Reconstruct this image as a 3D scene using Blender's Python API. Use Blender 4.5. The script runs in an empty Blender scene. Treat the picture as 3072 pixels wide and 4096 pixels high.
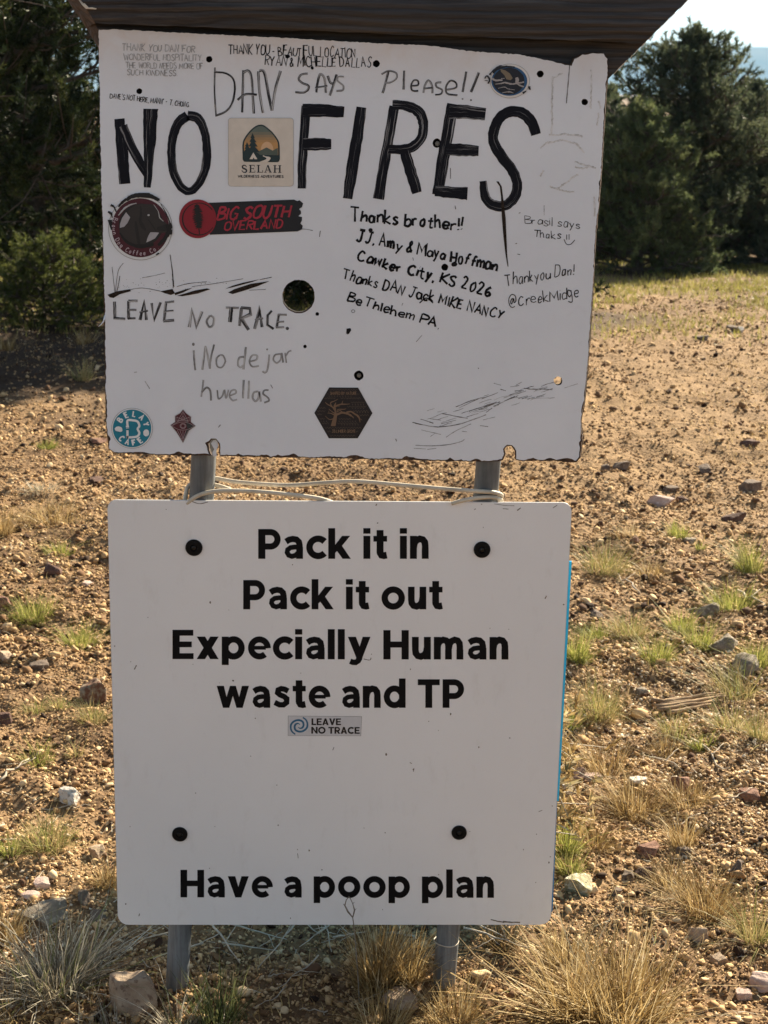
import bpy, math, random
import numpy as np
from mathutils import Vector, Matrix
from mathutils.geometry import tessellate_polygon

SC = bpy.context.scene
COL = SC.collection
rnd = random.Random(7)
RNG = np.random.default_rng(11)

# ------------------------------------------------------------------ camera
CAM_H = 1.6
PITCH = math.radians(15.3)
ROLL = math.radians(0.4)
FPX = 6147.6          # focal length in units of the 3072-wide photograph
cam_data = bpy.data.cameras.new('camera')
cam = bpy.data.objects.new('camera', cam_data)
COL.objects.link(cam)
cam_data.sensor_fit = 'HORIZONTAL'
cam_data.sensor_width = 36.0
cam_data.lens = 36.0 * FPX / 3072.0
cam_data.clip_start = 0.05
cam_data.clip_end = 30000
ROT = Matrix.Rotation(math.pi / 2 - PITCH, 3, 'X') @ Matrix.Rotation(ROLL, 3, 'Z')
cam.matrix_world = Matrix.Translation((0, 0, CAM_H)) @ ROT.to_4x4()
cam_data.dof.use_dof = True
cam_data.dof.focus_distance = 2.55
cam_data.dof.aperture_fstop = 20
SC.camera = cam

# ------------------------------------------------------------------ light
SUN_EL, SUN_AZ = math.radians(29), math.radians(36)     # azimuth to the right of the view direction
world = bpy.data.worlds.new('World')
SC.world = world
world.use_nodes = True
wn, wl = world.node_tree.nodes, world.node_tree.links
bg = wn['Background']
sky = wn.new('ShaderNodeTexSky')
sky.sky_type = 'NISHITA'
sky.sun_disc = False
sky.sun_elevation = SUN_EL
sky.sun_rotation = SUN_AZ
sky.altitude = 2500
sky.air_density = 1.0
sky.dust_density = 0.5
wtc = wn.new('ShaderNodeTexCoord')
wmap = wn.new('ShaderNodeMapping')
wmap.inputs['Scale'].default_value = (1.0, 1.0, 5.0)
wno = wn.new('ShaderNodeTexNoise')
wno.inputs['Scale'].default_value = 2.2
wno.inputs['Detail'].default_value = 7
wno.inputs['Roughness'].default_value = 0.6
wrp = wn.new('ShaderNodeValToRGB')
wrp.color_ramp.elements[0].position = 0.28
wrp.color_ramp.elements[0].color = (0, 0, 0, 1)
wrp.color_ramp.elements[1].position = 0.64
wrp.color_ramp.elements[1].color = (0.85, 0.85, 0.85, 1)
wmx = wn.new('ShaderNodeMixRGB')
whs = wn.new('ShaderNodeHueSaturation')                  # thin cloud: whiter and brighter than the sky behind it
whs.inputs['Saturation'].default_value = 0.12
whs.inputs['Value'].default_value = 1.05
wl.new(sky.outputs['Color'], whs.inputs['Color'])
wl.new(whs.outputs['Color'], wmx.inputs[2])
wl.new(wtc.outputs['Generated'], wmap.inputs['Vector'])
wl.new(wmap.outputs['Vector'], wno.inputs['Vector'])
wl.new(wno.outputs['Fac'], wrp.inputs['Fac'])
wl.new(wrp.outputs['Color'], wmx.inputs['Fac'])
wl.new(sky.outputs['Color'], wmx.inputs[1])
wl.new(wmx.outputs['Color'], bg.inputs['Color'])
bg.inputs['Strength'].default_value = 0.05

sun_data = bpy.data.lights.new('sun', 'SUN')
sun_data.energy = 5.0
sun_data.angle = math.radians(0.5)
sun_data.color = (1.0, 0.87, 0.66)
sun = bpy.data.objects.new('sun', sun_data)
COL.objects.link(sun)
sdir = Vector((math.sin(SUN_AZ) * math.cos(SUN_EL), math.cos(SUN_AZ) * math.cos(SUN_EL), math.sin(SUN_EL)))
sun.rotation_euler = sdir.to_track_quat('Z', 'Y').to_euler()
sun.location = (6, 8, 9)

SC.view_settings.view_transform = 'Standard'
SC.view_settings.look = 'None'
SC.view_settings.exposure = 1.85
SC.view_settings.gamma = 1.0
SC.view_settings.use_curve_mapping = False
SC.render.engine = 'CYCLES'
SC.cycles.use_denoising = True
SC.cycles.max_bounces = 6
SC.cycles.transparent_max_bounces = 6

# ------------------------------------------------------------------ pixel <-> place helpers
Y_SIGN = 2.46          # front plane of both signs


def ray(x, y):
    return ROT @ Vector(((x - 1536.0) / FPX, -(y - 2048.0) / FPX, -1.0))


def on_plane(x, y, depth=Y_SIGN):
    d = ray(x, y)
    t = depth / d.y
    return Vector((d.x * t, depth, CAM_H + d.z * t))


def vnoise(x, y, seed=0):
    """smooth value noise, numpy arrays in, 0..1 out"""
    x = np.asarray(x, float); y = np.asarray(y, float)
    xi = np.floor(x).astype(np.int64); yi = np.floor(y).astype(np.int64)
    xf = x - xi; yf = y - yi
    u = xf * xf * (3 - 2 * xf); v = yf * yf * (3 - 2 * yf)

    def h(a, b):
        n = (a * 374761393 + b * 668265263 + seed * 974711) & 0x7fffffff
        n = ((n ^ (n >> 13)) * 1274126177) & 0x7fffffff
        n = n ^ (n >> 16)
        return (n & 0xffff) / 65535.0
    return (h(xi, yi) * (1 - u) + h(xi + 1, yi) * u) * (1 - v) + (h(xi, yi + 1) * (1 - u) + h(xi + 1, yi + 1) * u) * v


def slope_z(y):
    y = np.asarray(y, float)
    s = np.clip(y - 4.0, 0, 60.0)
    return -0.046 * (s - 3.0 * (1 - np.exp(-s / 3.0)))


def gz(x, y):
    """height of the bare ground"""
    x = np.asarray(x, float); y = np.asarray(y, float)
    z = slope_z(y)
    z = z + 0.05 * (vnoise(x * 0.8, y * 0.8, 1) - 0.5) * np.clip((y - 2.0) / 4, 0.15, 1)
    z = z + 0.040 * (vnoise(x * 3.1, y * 3.1, 2) - 0.5)
    z = z + 0.034 * (vnoise(x * 8, y * 8, 3) - 0.5)
    z = z + 0.020 * (vnoise(x * 22, y * 22, 4) - 0.5)
    return z


def packed(x, y):
    """where the ground is trodden bare: finer, paler earth with few stones"""
    x = np.asarray(x, float); y = np.asarray(y, float)
    a = np.clip((y - 4.6) / 2.2, 0, 1) * np.clip((16.5 - y) / 3.5, 0, 1) * np.clip((x - 0.02 * y + 0.5) / 1.0, 0.15, 1)
    n = 0.55 * vnoise(x * 0.9, y * 0.6, 51) + 0.45 * vnoise(x * 3.3, y * 2.2, 52)
    return np.clip(a * (0.1 + 1.35 * n), 0, 0.9)


def tree_shade(x, y):
    """tree shade put into the soil colour round the conifers; gravel thins there too"""
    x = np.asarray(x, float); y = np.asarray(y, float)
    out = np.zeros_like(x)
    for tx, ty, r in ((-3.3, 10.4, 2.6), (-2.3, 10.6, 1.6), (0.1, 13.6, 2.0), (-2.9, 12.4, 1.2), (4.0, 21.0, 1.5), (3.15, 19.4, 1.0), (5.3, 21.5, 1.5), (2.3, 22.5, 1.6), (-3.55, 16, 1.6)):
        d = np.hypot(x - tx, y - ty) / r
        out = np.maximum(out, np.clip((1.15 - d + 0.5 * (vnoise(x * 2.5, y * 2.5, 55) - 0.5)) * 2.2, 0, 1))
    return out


def gpt(x, y):
    """photo position (3072 wide) -> point on the ground"""
    d = ray(x, y)
    t = 2.0
    for _ in range(40):
        p = d * t
        zz = float(gz(p.x, p.y)) - CAM_H
        t_new = zz / d.z if d.z < -1e-4 else 60
        t = 0.5 * t + 0.5 * min(t_new, 80)
    p = d * t
    return Vector((p.x, p.y, float(gz(p.x, p.y))))


def P(x, y):           # positions noted on the 1659-wide view
    return (x * 1.8517, y * 1.8517)


# ------------------------------------------------------------------ object helpers
def tag(o, label=None, cat=None, group=None, kind=None):
    if label: o['label'] = label
    if cat: o['category'] = cat
    if group: o['group'] = group
    if kind: o['kind'] = kind
    return o


def empty(name, loc=(0, 0, 0)):
    o = bpy.data.objects.new(name, None)
    o.empty_display_size = 0.1
    COL.objects.link(o)
    o.location = loc
    return o


def link(name, me, mat=None, parent=None):
    o = bpy.data.objects.new(name, me)
    COL.objects.link(o)
    if mat is not None:
        me.materials.append(mat)
    if parent is not None:
        o.parent = parent
        base = Vector(parent.location)
        pp = parent.parent
        while pp is not None:
            base += Vector(pp.location); pp = pp.parent
        me.transform(Matrix.Translation(-base))
    return o


def np_mesh(name, verts, faces_list, smooth=False):
    """verts (n,3); faces_list: list of int arrays (m,k)"""
    me = bpy.data.meshes.new(name)
    verts = np.asarray(verts, np.float32)
    me.vertices.add(len(verts))
    me.vertices.foreach_set('co', verts.ravel())
    loops = np.concatenate([f.ravel() for f in faces_list]).astype(np.int32)
    tot = np.concatenate([np.full(len(f), f.shape[1]) for f in faces_list]).astype(np.int32)
    start = np.concatenate([[0], np.cumsum(tot)[:-1]]).astype(np.int32)
    me.loops.add(len(loops))
    me.loops.foreach_set('vertex_index', loops)
    me.polygons.add(len(tot))
    me.polygons.foreach_set('loop_start', start)
    me.polygons.foreach_set('loop_total', tot)
    if smooth:
        me.polygons.foreach_set('use_smooth', np.ones(len(tot), bool))
    me.update()
    me.validate()
    return me


class MB:
    """collects polygons (and uvs) into one mesh"""
    def __init__(self):
        self.v = []; self.f = []; self.uv = []

    def face(self, pts, uvs=None):
        n = len(self.v)
        self.v.extend([tuple(p) for p in pts])
        self.f.append(tuple(range(n, n + len(pts))))
        self.uv.extend(uvs if uvs else [(0, 0)] * len(pts))

    def prism(self, outline, holes, y_front, y_back, front=True, back=True, side=True):
        """outline/holes: lists of (x,z); extruded along y"""
        loops = [outline] + list(holes)
        flat = [p for l in loops for p in l]
        tris = tessellate_polygon([[Vector((p[0], p[1], 0)) for p in l] for l in loops])
        for t in tris:
            a, b, c = [flat[i] for i in t]
            cr = (b[0] - a[0]) * (c[1] - a[1]) - (b[1] - a[1]) * (c[0] - a[0])
            if abs(cr) < 1e-13: continue
            if cr < 0: b, c = c, b
            if front: self.face([(a[0], y_front, a[1]), (b[0], y_front, b[1]), (c[0], y_front, c[1])], [a, b, c])
            if back: self.face([(a[0], y_back, a[1]), (c[0], y_back, c[1]), (b[0], y_back, b[1])], [a, c, b])
        if side:
            for l in loops:
                for i in range(len(l)):
                    a, b = l[i], l[(i + 1) % len(l)]
                    self.face([(a[0], y_front, a[1]), (a[0], y_back, a[1]), (b[0], y_back, b[1]), (b[0], y_front, b[1])])

    def tube(self, pts, radii, seg=8, cap=True):
        pts = [Vector(p) for p in pts]
        n = len(pts)
        if not hasattr(radii, '__len__'): radii = [radii] * n
        rings = []
        ref = None
        L = 0
        for i, p in enumerate(pts):
            d = (pts[min(i + 1, n - 1)] - pts[max(i - 1, 0)]).normalized()
            if ref is None:
                ref = d.orthogonal().normalized()
            ref = (ref - d * ref.dot(d)).normalized()
            bi = d.cross(ref)
            if i: L += (p - pts[i - 1]).length
            base = len(self.v)
            ring = []
            for k in range(seg):
                a = 2 * math.pi * k / seg
                self.v.append(tuple(p + (ref * math.cos(a) + bi * math.sin(a)) * radii[i]))
                ring.append(base + k)
            rings.append((ring, L))
        for (r0, l0), (r1, l1) in zip(rings, rings[1:]):
            for k in range(seg):
                k2 = (k + 1) % seg
                self.f.append((r0[k], r0[k2], r1[k2], r1[k]))
                self.uv.extend([(l0, k / seg), (l0, (k + 1) / seg), (l1, (k + 1) / seg), (l1, k / seg)])
        if cap:
            self.f.append(tuple(reversed(rings[0][0]))); self.uv.extend([(0, 0)] * seg)
            self.f.append(tuple(rings[-1][0])); self.uv.extend([(0, 0)] * seg)

    def build(self, name, mat=None, parent=None, smooth=False):
        me = bpy.data.meshes.new(name)
        me.from_pydata(self.v, [], self.f)
        uvl = me.uv_layers.new(name='UVMap')
        if len(self.uv) == len(me.loops):
            uvl.data.foreach_set('uv', np.array(self.uv, np.float32).ravel())
        if smooth:
            me.polygons.foreach_set('use_smooth', np.ones(len(me.polygons), bool))
        me.update()
        return link(name, me, mat, parent)


# ------------------------------------------------------------------ materials
class NT:
    def __init__(self, name):
        self.m = bpy.data.materials.new(name)
        self.m.use_nodes = True
        self.n = self.m.node_tree.nodes
        self.l = self.m.node_tree.links
        self.b = self.n['Principled BSDF']
        self.out = self.n['Material Output']

    def node(self, t, **kw):
        nd = self.n.new(t)
        for k, v in kw.items():
            if k in nd.inputs: nd.inputs[k].default_value = v
            else: setattr(nd, k, v)
        return nd

    def noise(self, scale, detail=4, rough=0.55, vec=None, dist=0):
        nd = self.node('ShaderNodeTexNoise', Scale=scale, Detail=detail, Roughness=rough, Distortion=dist)
        if vec is not None: self.l.new(vec, nd.inputs['Vector'])
        return nd

    def coord(self, which='Object', scale=None):
        tc = self.node('ShaderNodeTexCoord')
        s = tc.outputs[which]
        if scale is not None:
            mp = self.node('ShaderNodeMapping')
            mp.inputs['Scale'].default_value = scale
            self.l.new(s, mp.inputs['Vector'])
            s = mp.outputs['Vector']
        return s

    def ramp(self, fac, stops):
        r = self.node('ShaderNodeValToRGB')
        e = r.color_ramp.elements
        while len(e) < len(stops): e.new(0.5)
        for i, (p, c) in enumerate(stops):
            e[i].position = p
            e[i].color = (c[0], c[1], c[2], 1) if hasattr(c, '__len__') else (c, c, c, 1)
        self.l.new(fac, r.inputs['Fac'])
        return r.outputs['Color']

    def mix(self, fac, a, b, mode='MIX'):
        m = self.node('ShaderNodeMixRGB', blend_type=mode)
        for s, v in ((m.inputs[0], fac), (m.inputs[1], a), (m.inputs[2], b)):
            if hasattr(v, 'is_output') or isinstance(v, bpy.types.NodeSocket): self.l.new(v, s)
            elif hasattr(v, '__len__'): s.default_value = (v[0], v[1], v[2], 1)
            else: s.default_value = v
        return m.outputs[0]

    def bump(self, h, strength=0.3, dist=0.01):
        b = self.node('ShaderNodeBump', Strength=strength, Distance=dist)
        self.l.new(h, b.inputs['Height'])
        self.l.new(b.outputs['Normal'], self.b.inputs['Normal'])

    def color(self, c):
        if isinstance(c, bpy.types.NodeSocket): self.l.new(c, self.b.inputs['Base Color'])
        else: self.b.inputs['Base Color'].default_value = (c[0], c[1], c[2], 1)

    def set(self, rough=0.7, metal=0.0, spec=0.5):
        self.b.inputs['Roughness'].default_value = rough
        self.b.inputs['Metallic'].default_value = metal
        self.b.inputs['Specular IOR Level'].default_value = spec
        return self.m


def plain(name, c, rough=0.6, metal=0.0, spec=0.4, var=0.12, scale=60):
    t = NT(name)
    n = t.noise(scale, 4, 0.6, t.coord())
    lo = [x * (1 - var) for x in c]; hi = [min(1, x * (1 + var)) for x in c]
    t.color(t.ramp(n.outputs['Fac'], [(0.3, lo), (0.7, hi)]))
    return t.set(rough, metal, spec)


def white_board_mat():
    t = NT('weathered_white_paint')
    n1 = t.noise(5, 5, 0.6, t.coord())
    n2 = t.noise(90, 3, 0.6, t.coord())
    n3 = t.noise(22, 6, 0.7, t.coord(), dist=0.5)
    c = t.ramp(n1.outputs['Fac'], [(0.3, (0.70, 0.735, 0.785)), (0.7, (0.765, 0.795, 0.835))])
    c = t.mix(t.ramp(n3.outputs['Fac'], [(0.62, 0.0), (0.80, 0.22)]), c, (0.45, 0.43, 0.41))
    c = t.mix(0.05, c, n2.outputs['Color'], 'OVERLAY')
    # the weathered tan bleed along the broken top edge
    sep = t.node('ShaderNodeSeparateXYZ'); t.l.new(t.coord(), sep.inputs[0])
    mr = t.node('ShaderNodeMapRange'); t.l.new(sep.outputs['Z'], mr.inputs[0])
    mr.inputs[1].default_value = 1.60 - BOARD_Z; mr.inputs[2].default_value = 1.70 - BOARD_Z
    mu = t.node('ShaderNodeMath', operation='MULTIPLY'); t.l.new(mr.outputs[0], mu.inputs[0]); t.l.new(n3.outputs['Fac'], mu.inputs[1])
    c = t.mix(mu.outputs[0], c, (0.60, 0.46, 0.34))
    t.color(c)
    t.bump(n2.outputs['Fac'], 0.12, 0.002)
    return t.set(0.55, 0, 0.35)


def ink_mat(name, c, under=(0.72, 0.72, 0.72), dry=0.45, along=18.0, across=9.0, soft=0.12):
    """marker ink laid down in streaks along each stroke (UV: u = metres along, v = across)"""
    t = NT(name)
    uv = t.coord('UV', (along, across, 1))
    n = t.noise(1.0, 5, 0.65, uv)
    n2 = t.noise(1.0, 3, 0.5, t.coord('UV', (along * 0.25, across * 0.25, 1)))
    add = t.node('ShaderNodeMath', operation='MULTIPLY_ADD')
    t.l.new(n.outputs['Fac'], add.inputs[0]); add.inputs[1].default_value = 0.6
    mul = t.node('ShaderNodeMath', operation='MULTIPLY'); mul.inputs[1].default_value = 0.4
    t.l.new(n2.outputs['Fac'], mul.inputs[0]); t.l.new(mul.outputs[0], add.inputs[2])
    f = t.ramp(add.outputs[0], [(dry - soft, 1.0), (dry + soft, 0.0)])
    t.color(t.mix(f, c, under))
    return t.set(0.6, 0, 0.15)


def wood_mat(name, dark, mid, light, axis_scale=(1.2, 14, 14), bump=0.6):
    t = NT(name)
    co = t.coord('Object', axis_scale)
    n = t.noise(2.2, 8, 0.65, co, dist=0.8)
    n2 = t.noise(1.2, 3, 0.5, t.coord('Object', (2, 5, 5)))
    wv = t.node('ShaderNodeTexWave', wave_type='BANDS', bands_direction='Z', Scale=21.0, Distortion=14.0, Detail=4.0)
    wv.inputs['Detail Scale'].default_value = 0.8
    t.l.new(t.coord('Object', (0.12, 1, 1)), wv.inputs['Vector'])
    c = t.ramp(n.outputs['Fac'], [(0.28, dark), (0.5, mid), (0.74, light)])
    c = t.mix(t.ramp(wv.outputs['Fac'], [(0.0, 0.55), (0.16, 0.0)]), c, [x * 0.4 for x in dark])
    c = t.mix(t.ramp(n2.outputs['Fac'], [(0.35, 0.0), (0.75, 0.35)]), c, light)
    t.color(c)
    h = t.mix(0.5, n.outputs['Fac'], wv.outputs['Fac'])
    t.bump(h, bump, 0.006)
    return t.set(0.85, 0, 0.25)


def leaf_mat(name, stops, trans=0.35, rough=0.6):
    """foliage and grass: colour by a per-blade random value, part of the light passes through"""
    t = NT(name)
    at = t.node('ShaderNodeAttribute', attribute_name='rnd')
    c = t.ramp(at.outputs['Fac'], stops)
    t.color(c)
    t.set(rough, 0, 0.08)
    tr = t.node('ShaderNodeBsdfTranslucent')
    t.l.new(c, tr.inputs['Color'])
    ms = t.node('ShaderNodeMixShader')
    ms.inputs[0].default_value = trans
    t.l.new(t.b.outputs[0], ms.inputs[1]); t.l.new(tr.outputs[0], ms.inputs[2])
    t.l.new(ms.outputs[0], t.out.inputs['Surface'])
    return t.m


def rock_mat(name, a, b, spots=None, spot_at=0.62):
    t = NT(name)
    co = t.coord()
    n = t.noise(26, 6, 0.65, co)
    n2 = t.noise(70, 5, 0.7, co)
    c = t.ramp(n.outputs['Fac'], [(0.3, a), (0.7, b)])
    if spots:
        c = t.mix(t.ramp(n2.outputs['Fac'], [(spot_at - 0.08, 0.0), (spot_at, 0.85)]), c, spots)
    t.color(c)
    t.bump(n2.outputs['Fac'], 0.7, 0.006)
    return t.set(0.9, 0, 0.25)


BOARD_Z = 1.02
M = {}
M['white'] = white_board_mat()
M['core'] = NT('weathered_chipboard')
_t = M['core']
_n = _t.noise(120, 5, 0.7, _t.coord())
_t.color(_t.ramp(_n.outputs['Fac'], [(0.3, (0.015, 0.009, 0.006)), (0.5, (0.055, 0.03, 0.018)), (0.75, (0.17, 0.095, 0.055))]))
_t.bump(_n.outputs['Fac'], 0.9, 0.004)
M['core'] = _t.set(0.9)
M['sign_white'] = plain('satin_white_sign_face', (0.74, 0.725, 0.70), 0.34, 0, 0.45, 0.025, 9)
M['sign_edge'] = plain('brushed_sheet_edge', (0.62, 0.61, 0.59), 0.45, 0.2, 0.4)
M['marker'] = ink_mat('black_brush_marker', (0.006, 0.007, 0.012), under=(0.42, 0.42, 0.43), dry=0.385, along=14, across=10.0, soft=0.06)
M['marker_thin'] = ink_mat('worn_black_marker', (0.014, 0.014, 0.018), dry=0.43, along=30, across=3.2, soft=0.10)
M['marker_fade'] = ink_mat('faded_grey_marker', (0.085, 0.085, 0.09), dry=0.47, along=40, across=2.6, soft=0.14)
M['pen'] = ink_mat('black_pen', (0.008, 0.008, 0.010), dry=0.30, along=60, across=1.0, soft=0.06)
M['pencil'] = ink_mat('pencil_grey', (0.31, 0.305, 0.30), dry=0.41, along=180, across=1.0, soft=0.14)
M['ghost'] = ink_mat('faint_residue', (0.30, 0.30, 0.295), dry=0.55, along=200, across=2.0, soft=0.10)
M['scratch'] = ink_mat('dark_scratch', (0.05, 0.045, 0.042), dry=0.42, along=120, across=1.0, soft=0.12)
M['black_print'] = plain('black_print', (0.005, 0.005, 0.006), 0.6, 0, 0.12, 0.1)
M['black_cap'] = plain('black_rubber', (0.005, 0.005, 0.005), 0.6, 0, 0.15, 0.2)
M['gouge'] = plain('dark_torn_fibre', (0.03, 0.022, 0.017), 0.95, 0, 0.1, 0.6, 200)
M['hole_dark'] = plain('dark_hole_wall', (0.012, 0.010, 0.009), 0.95, 0, 0.1)
M['stain'] = plain('rust_stain', (0.30, 0.19, 0.12), 0.9, 0, 0.1, 0.4)
M['bolt'] = plain('dull_steel_bolt', (0.20, 0.19, 0.165), 0.5, 0.6, 0.5, 0.3)
M['cable'] = plain('cream_plastic_cable', (0.56, 0.49, 0.38), 0.5, 0, 0.4, 0.25, 25)
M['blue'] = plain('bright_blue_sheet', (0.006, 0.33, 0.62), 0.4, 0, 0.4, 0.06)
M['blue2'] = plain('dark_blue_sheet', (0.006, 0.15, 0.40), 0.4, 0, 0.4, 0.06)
_t = NT('galvanised_steel')
_c = _t.coord('Object', (60, 60, 4))
_n = _t.noise(1.5, 7, 0.78, _c)
_n2 = _t.noise(9, 4, 0.6, _t.coord())
_k = _t.ramp(_n.outputs['Fac'], [(0.3, (0.075, 0.083, 0.088)), (0.7, (0.235, 0.255, 0.268))])
_k = _t.mix(_t.ramp(_n2.outputs['Fac'], [(0.48, 0.0), (0.68, 0.6)]), _k, (0.055, 0.055, 0.052))
_t.color(_k)
_t.bump(_n.outputs['Fac'], 0.15, 0.002)
M['steel'] = _t.set(0.5, 0.0, 0.5)
M['wood'] = wood_mat('weathered_timber', (0.013, 0.013, 0.014), (0.046, 0.042, 0.042), (0.105, 0.094, 0.086), (1.6, 55, 55), 0.9)
M['wood_dark'] = wood_mat('dark_timber_end', (0.02, 0.014, 0.011), (0.06, 0.04, 0.03), (0.11, 0.075, 0.055), (6, 10, 10))

# ------------------------------------------------------------------ sky-side structure: ground, mountains
def add_attr(me, name, vals):
    at = me.attributes.new(name, 'FLOAT', 'POINT')
    at.data.foreach_set('value', np.asarray(vals, np.float32))


def ground_mat():
    t = NT('gravelly_soil')
    co = t.coord()
    n1 = t.noise(0.9, 6, 0.6, co)
    n2 = t.noise(7, 6, 0.65, co)
    n3 = t.noise(60, 5, 0.7, co)
    vo = t.node('ShaderNodeTexVoronoi', Scale=75.0); t.l.new(co, vo.inputs['Vector'])
    vo2 = t.node('ShaderNodeTexVoronoi', Scale=28.0); t.l.new(co, vo2.inputs['Vector'])
    c = t.ramp(n2.outputs['Fac'], [(0.25, (0.034, 0.018, 0.009)), (0.5, (0.085, 0.047, 0.022)), (0.75, (0.18, 0.107, 0.052))])
    c = t.mix(t.ramp(n3.outputs['Fac'], [(0.35, 0.55), (0.6, 0.0)]), c, (0.10, 0.06, 0.038))
    cc = t.ramp(vo.outputs['Color'], [(0.0, (0.06, 0.033, 0.017)), (0.6, (0.25, 0.155, 0.08)), (1.0, (0.52, 0.38, 0.225))])
    c = t.mix(0.35, c, cc)
    c = t.mix(t.ramp(n1.outputs['Fac'], [(0.42, 0.0), (0.66, 0.5)]), c, (0.40, 0.265, 0.14))
    pk = t.node('ShaderNodeAttribute', attribute_name='packed')
    pc = t.ramp(n2.outputs['Fac'], [(0.3, (0.165, 0.10, 0.048)), (0.7, (0.31, 0.205, 0.105))])
    pc = t.mix(t.ramp(n3.outputs['Fac'], [(0.36, 0.6), (0.5, 0.0)]), pc, (0.16, 0.095, 0.05))
    c = t.mix(pk.outputs['Fac'], c, pc)
    du = t.node('ShaderNodeAttribute', attribute_name='tree_shade')
    c = t.mix(du.outputs['Fac'], c, t.ramp(n3.outputs['Fac'], [(0.35, (0.022, 0.014, 0.009)), (0.65, (0.075, 0.048, 0.030))]))  # dark brown painted into the soil to deepen the shade under the trees
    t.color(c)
    h = t.mix(0.45, n3.outputs['Fac'], vo.outputs['Distance'])
    h = t.mix(0.4, h, vo2.outputs['Distance'])
    t.bump(h, 0.85, 0.018)
    return t.set(0.95, 0, 0.15)


M['ground'] = ground_mat()


def grid_axis(segs):
    out = []
    for a, b, st in segs:
        n = max(1, int(round((b - a) / st)))
        out.extend(list(np.linspace(a, b, n, endpoint=False)))
    out.append(segs[-1][1])
    return np.array(out)


def build_ground():
    xs = grid_axis([(-9000, -800, 2050), (-800, -60, 185), (-60, -10, 2.5), (-10, -3, 0.25), (-3, -1.6, 0.05), (-1.6, 2.0, 0.016), (2.0, 4, 0.05),
                    (4, 12, 0.25), (12, 60, 2.5), (60, 800, 185), (800, 9000, 2050)])
    ys = grid_axis([(-9000, -100, 2225), (-100, -10, 9), (-10, 1.2, 0.4), (1.2, 2.2, 0.06), (2.2, 5.2, 0.016), (5.2, 8, 0.035), (8, 14, 0.1),
                    (14, 30, 0.4), (30, 80, 4), (80, 900, 160), (900, 9000, 1620)])
    X, Y = np.meshgrid(xs, ys)
    Z = gz(X, Y)
    V = np.stack([X, Y, Z], -1).reshape(-1, 3)
    ny, nx = X.shape
    i = np.arange(ny - 1)[:, None] * nx + np.arange(nx - 1)[None, :]
    F = np.stack([i, i + 1, i + nx + 1, i + nx], -1).reshape(-1, 4)
    me = np_mesh('ground', V, [F], smooth=True)
    add_attr(me, 'packed', packed(V[:, 0], V[:, 1]))
    add_attr(me, 'tree_shade', tree_shade(V[:, 0], V[:, 1]))
    return tag(link('ground', me, M['ground']), kind='structure')


build_ground()

_t = NT('dry_mountain_forest')
_n = _t.noise(0.004, 6, 0.6, _t.coord())
_t.color(_t.ramp(_n.outputs['Fac'], [(0.35, (0.05, 0.065, 0.05)), (0.65, (0.14, 0.12, 0.085))]))
M['mountain'] = _t.set(1.0, 0, 0.0)


def build_mountains():
    n, rows = 220, 7
    ang = np.linspace(math.radians(-60), math.radians(60), n)
    R = 6200.0
    top = 128 + 40 * vnoise(ang * 9, 0 * ang, 21) + 48 * vnoise(ang * 24, 0 * ang + 3, 22) + 12 * vnoise(ang * 70, 0 * ang + 5, 23)
    V = []
    for r in range(rows):
        f = r / (rows - 1)
        rad = R + 1500 * (f - 0.2) + 160 * vnoise(ang * 40, 0 * ang + r * 1.7, 24)
        prof = math.sin(math.pi * min(1, f * 1.0)) if r < rows - 1 else 0
        h = -3.2 + (top + 3.2) * max(0, prof) ** 0.8
        V.append(np.stack([np.sin(ang) * rad, np.cos(ang) * rad, h], -1))
    V = np.concatenate(V)
    i = np.arange(rows - 1)[:, None] * n + np.arange(n - 1)[None, :]
    F = np.stack([i, i + 1, i + n + 1, i + n], -1).reshape(-1, 4)
    tag(link('mountains', np_mesh('mountains', V, [F], True), M['mountain']), kind='structure')


build_mountains()

# the air: one closed box round everything, the sky outside it
_mb = MB()
bx, y0, y1, z0, z1 = 9500, -9500, 9500, -4.4, 260.0
c8 = [(-bx, y0, z0), (bx, y0, z0), (bx, y1, z0), (-bx, y1, z0), (-bx, y0, z1), (bx, y0, z1), (bx, y1, z1), (-bx, y1, z1)]
for q in ((3, 2, 1, 0), (4, 5, 6, 7), (0, 1, 5, 4), (1, 2, 6, 5), (2, 3, 7, 6), (3, 0, 4, 7)):
    _mb.face([c8[k] for k in q])
_t = NT('pale_air')
_t.n.remove(_t.b)
_v = _t.node('ShaderNodeVolumePrincipled')
_v.inputs['Color'].default_value = (0.42, 0.70, 1.0, 1)
_v.inputs['Density'].default_value = 0.00013
_t.l.new(_v.outputs[0], _t.out.inputs['Volume'])
tag(_mb.build('haze', _t.m), kind='stuff')

# ------------------------------------------------------------------ trees
def tubes_mesh(mb, branches):
    for pts, r in branches:
        mb.tube(pts, r, 6, cap=False)


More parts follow.
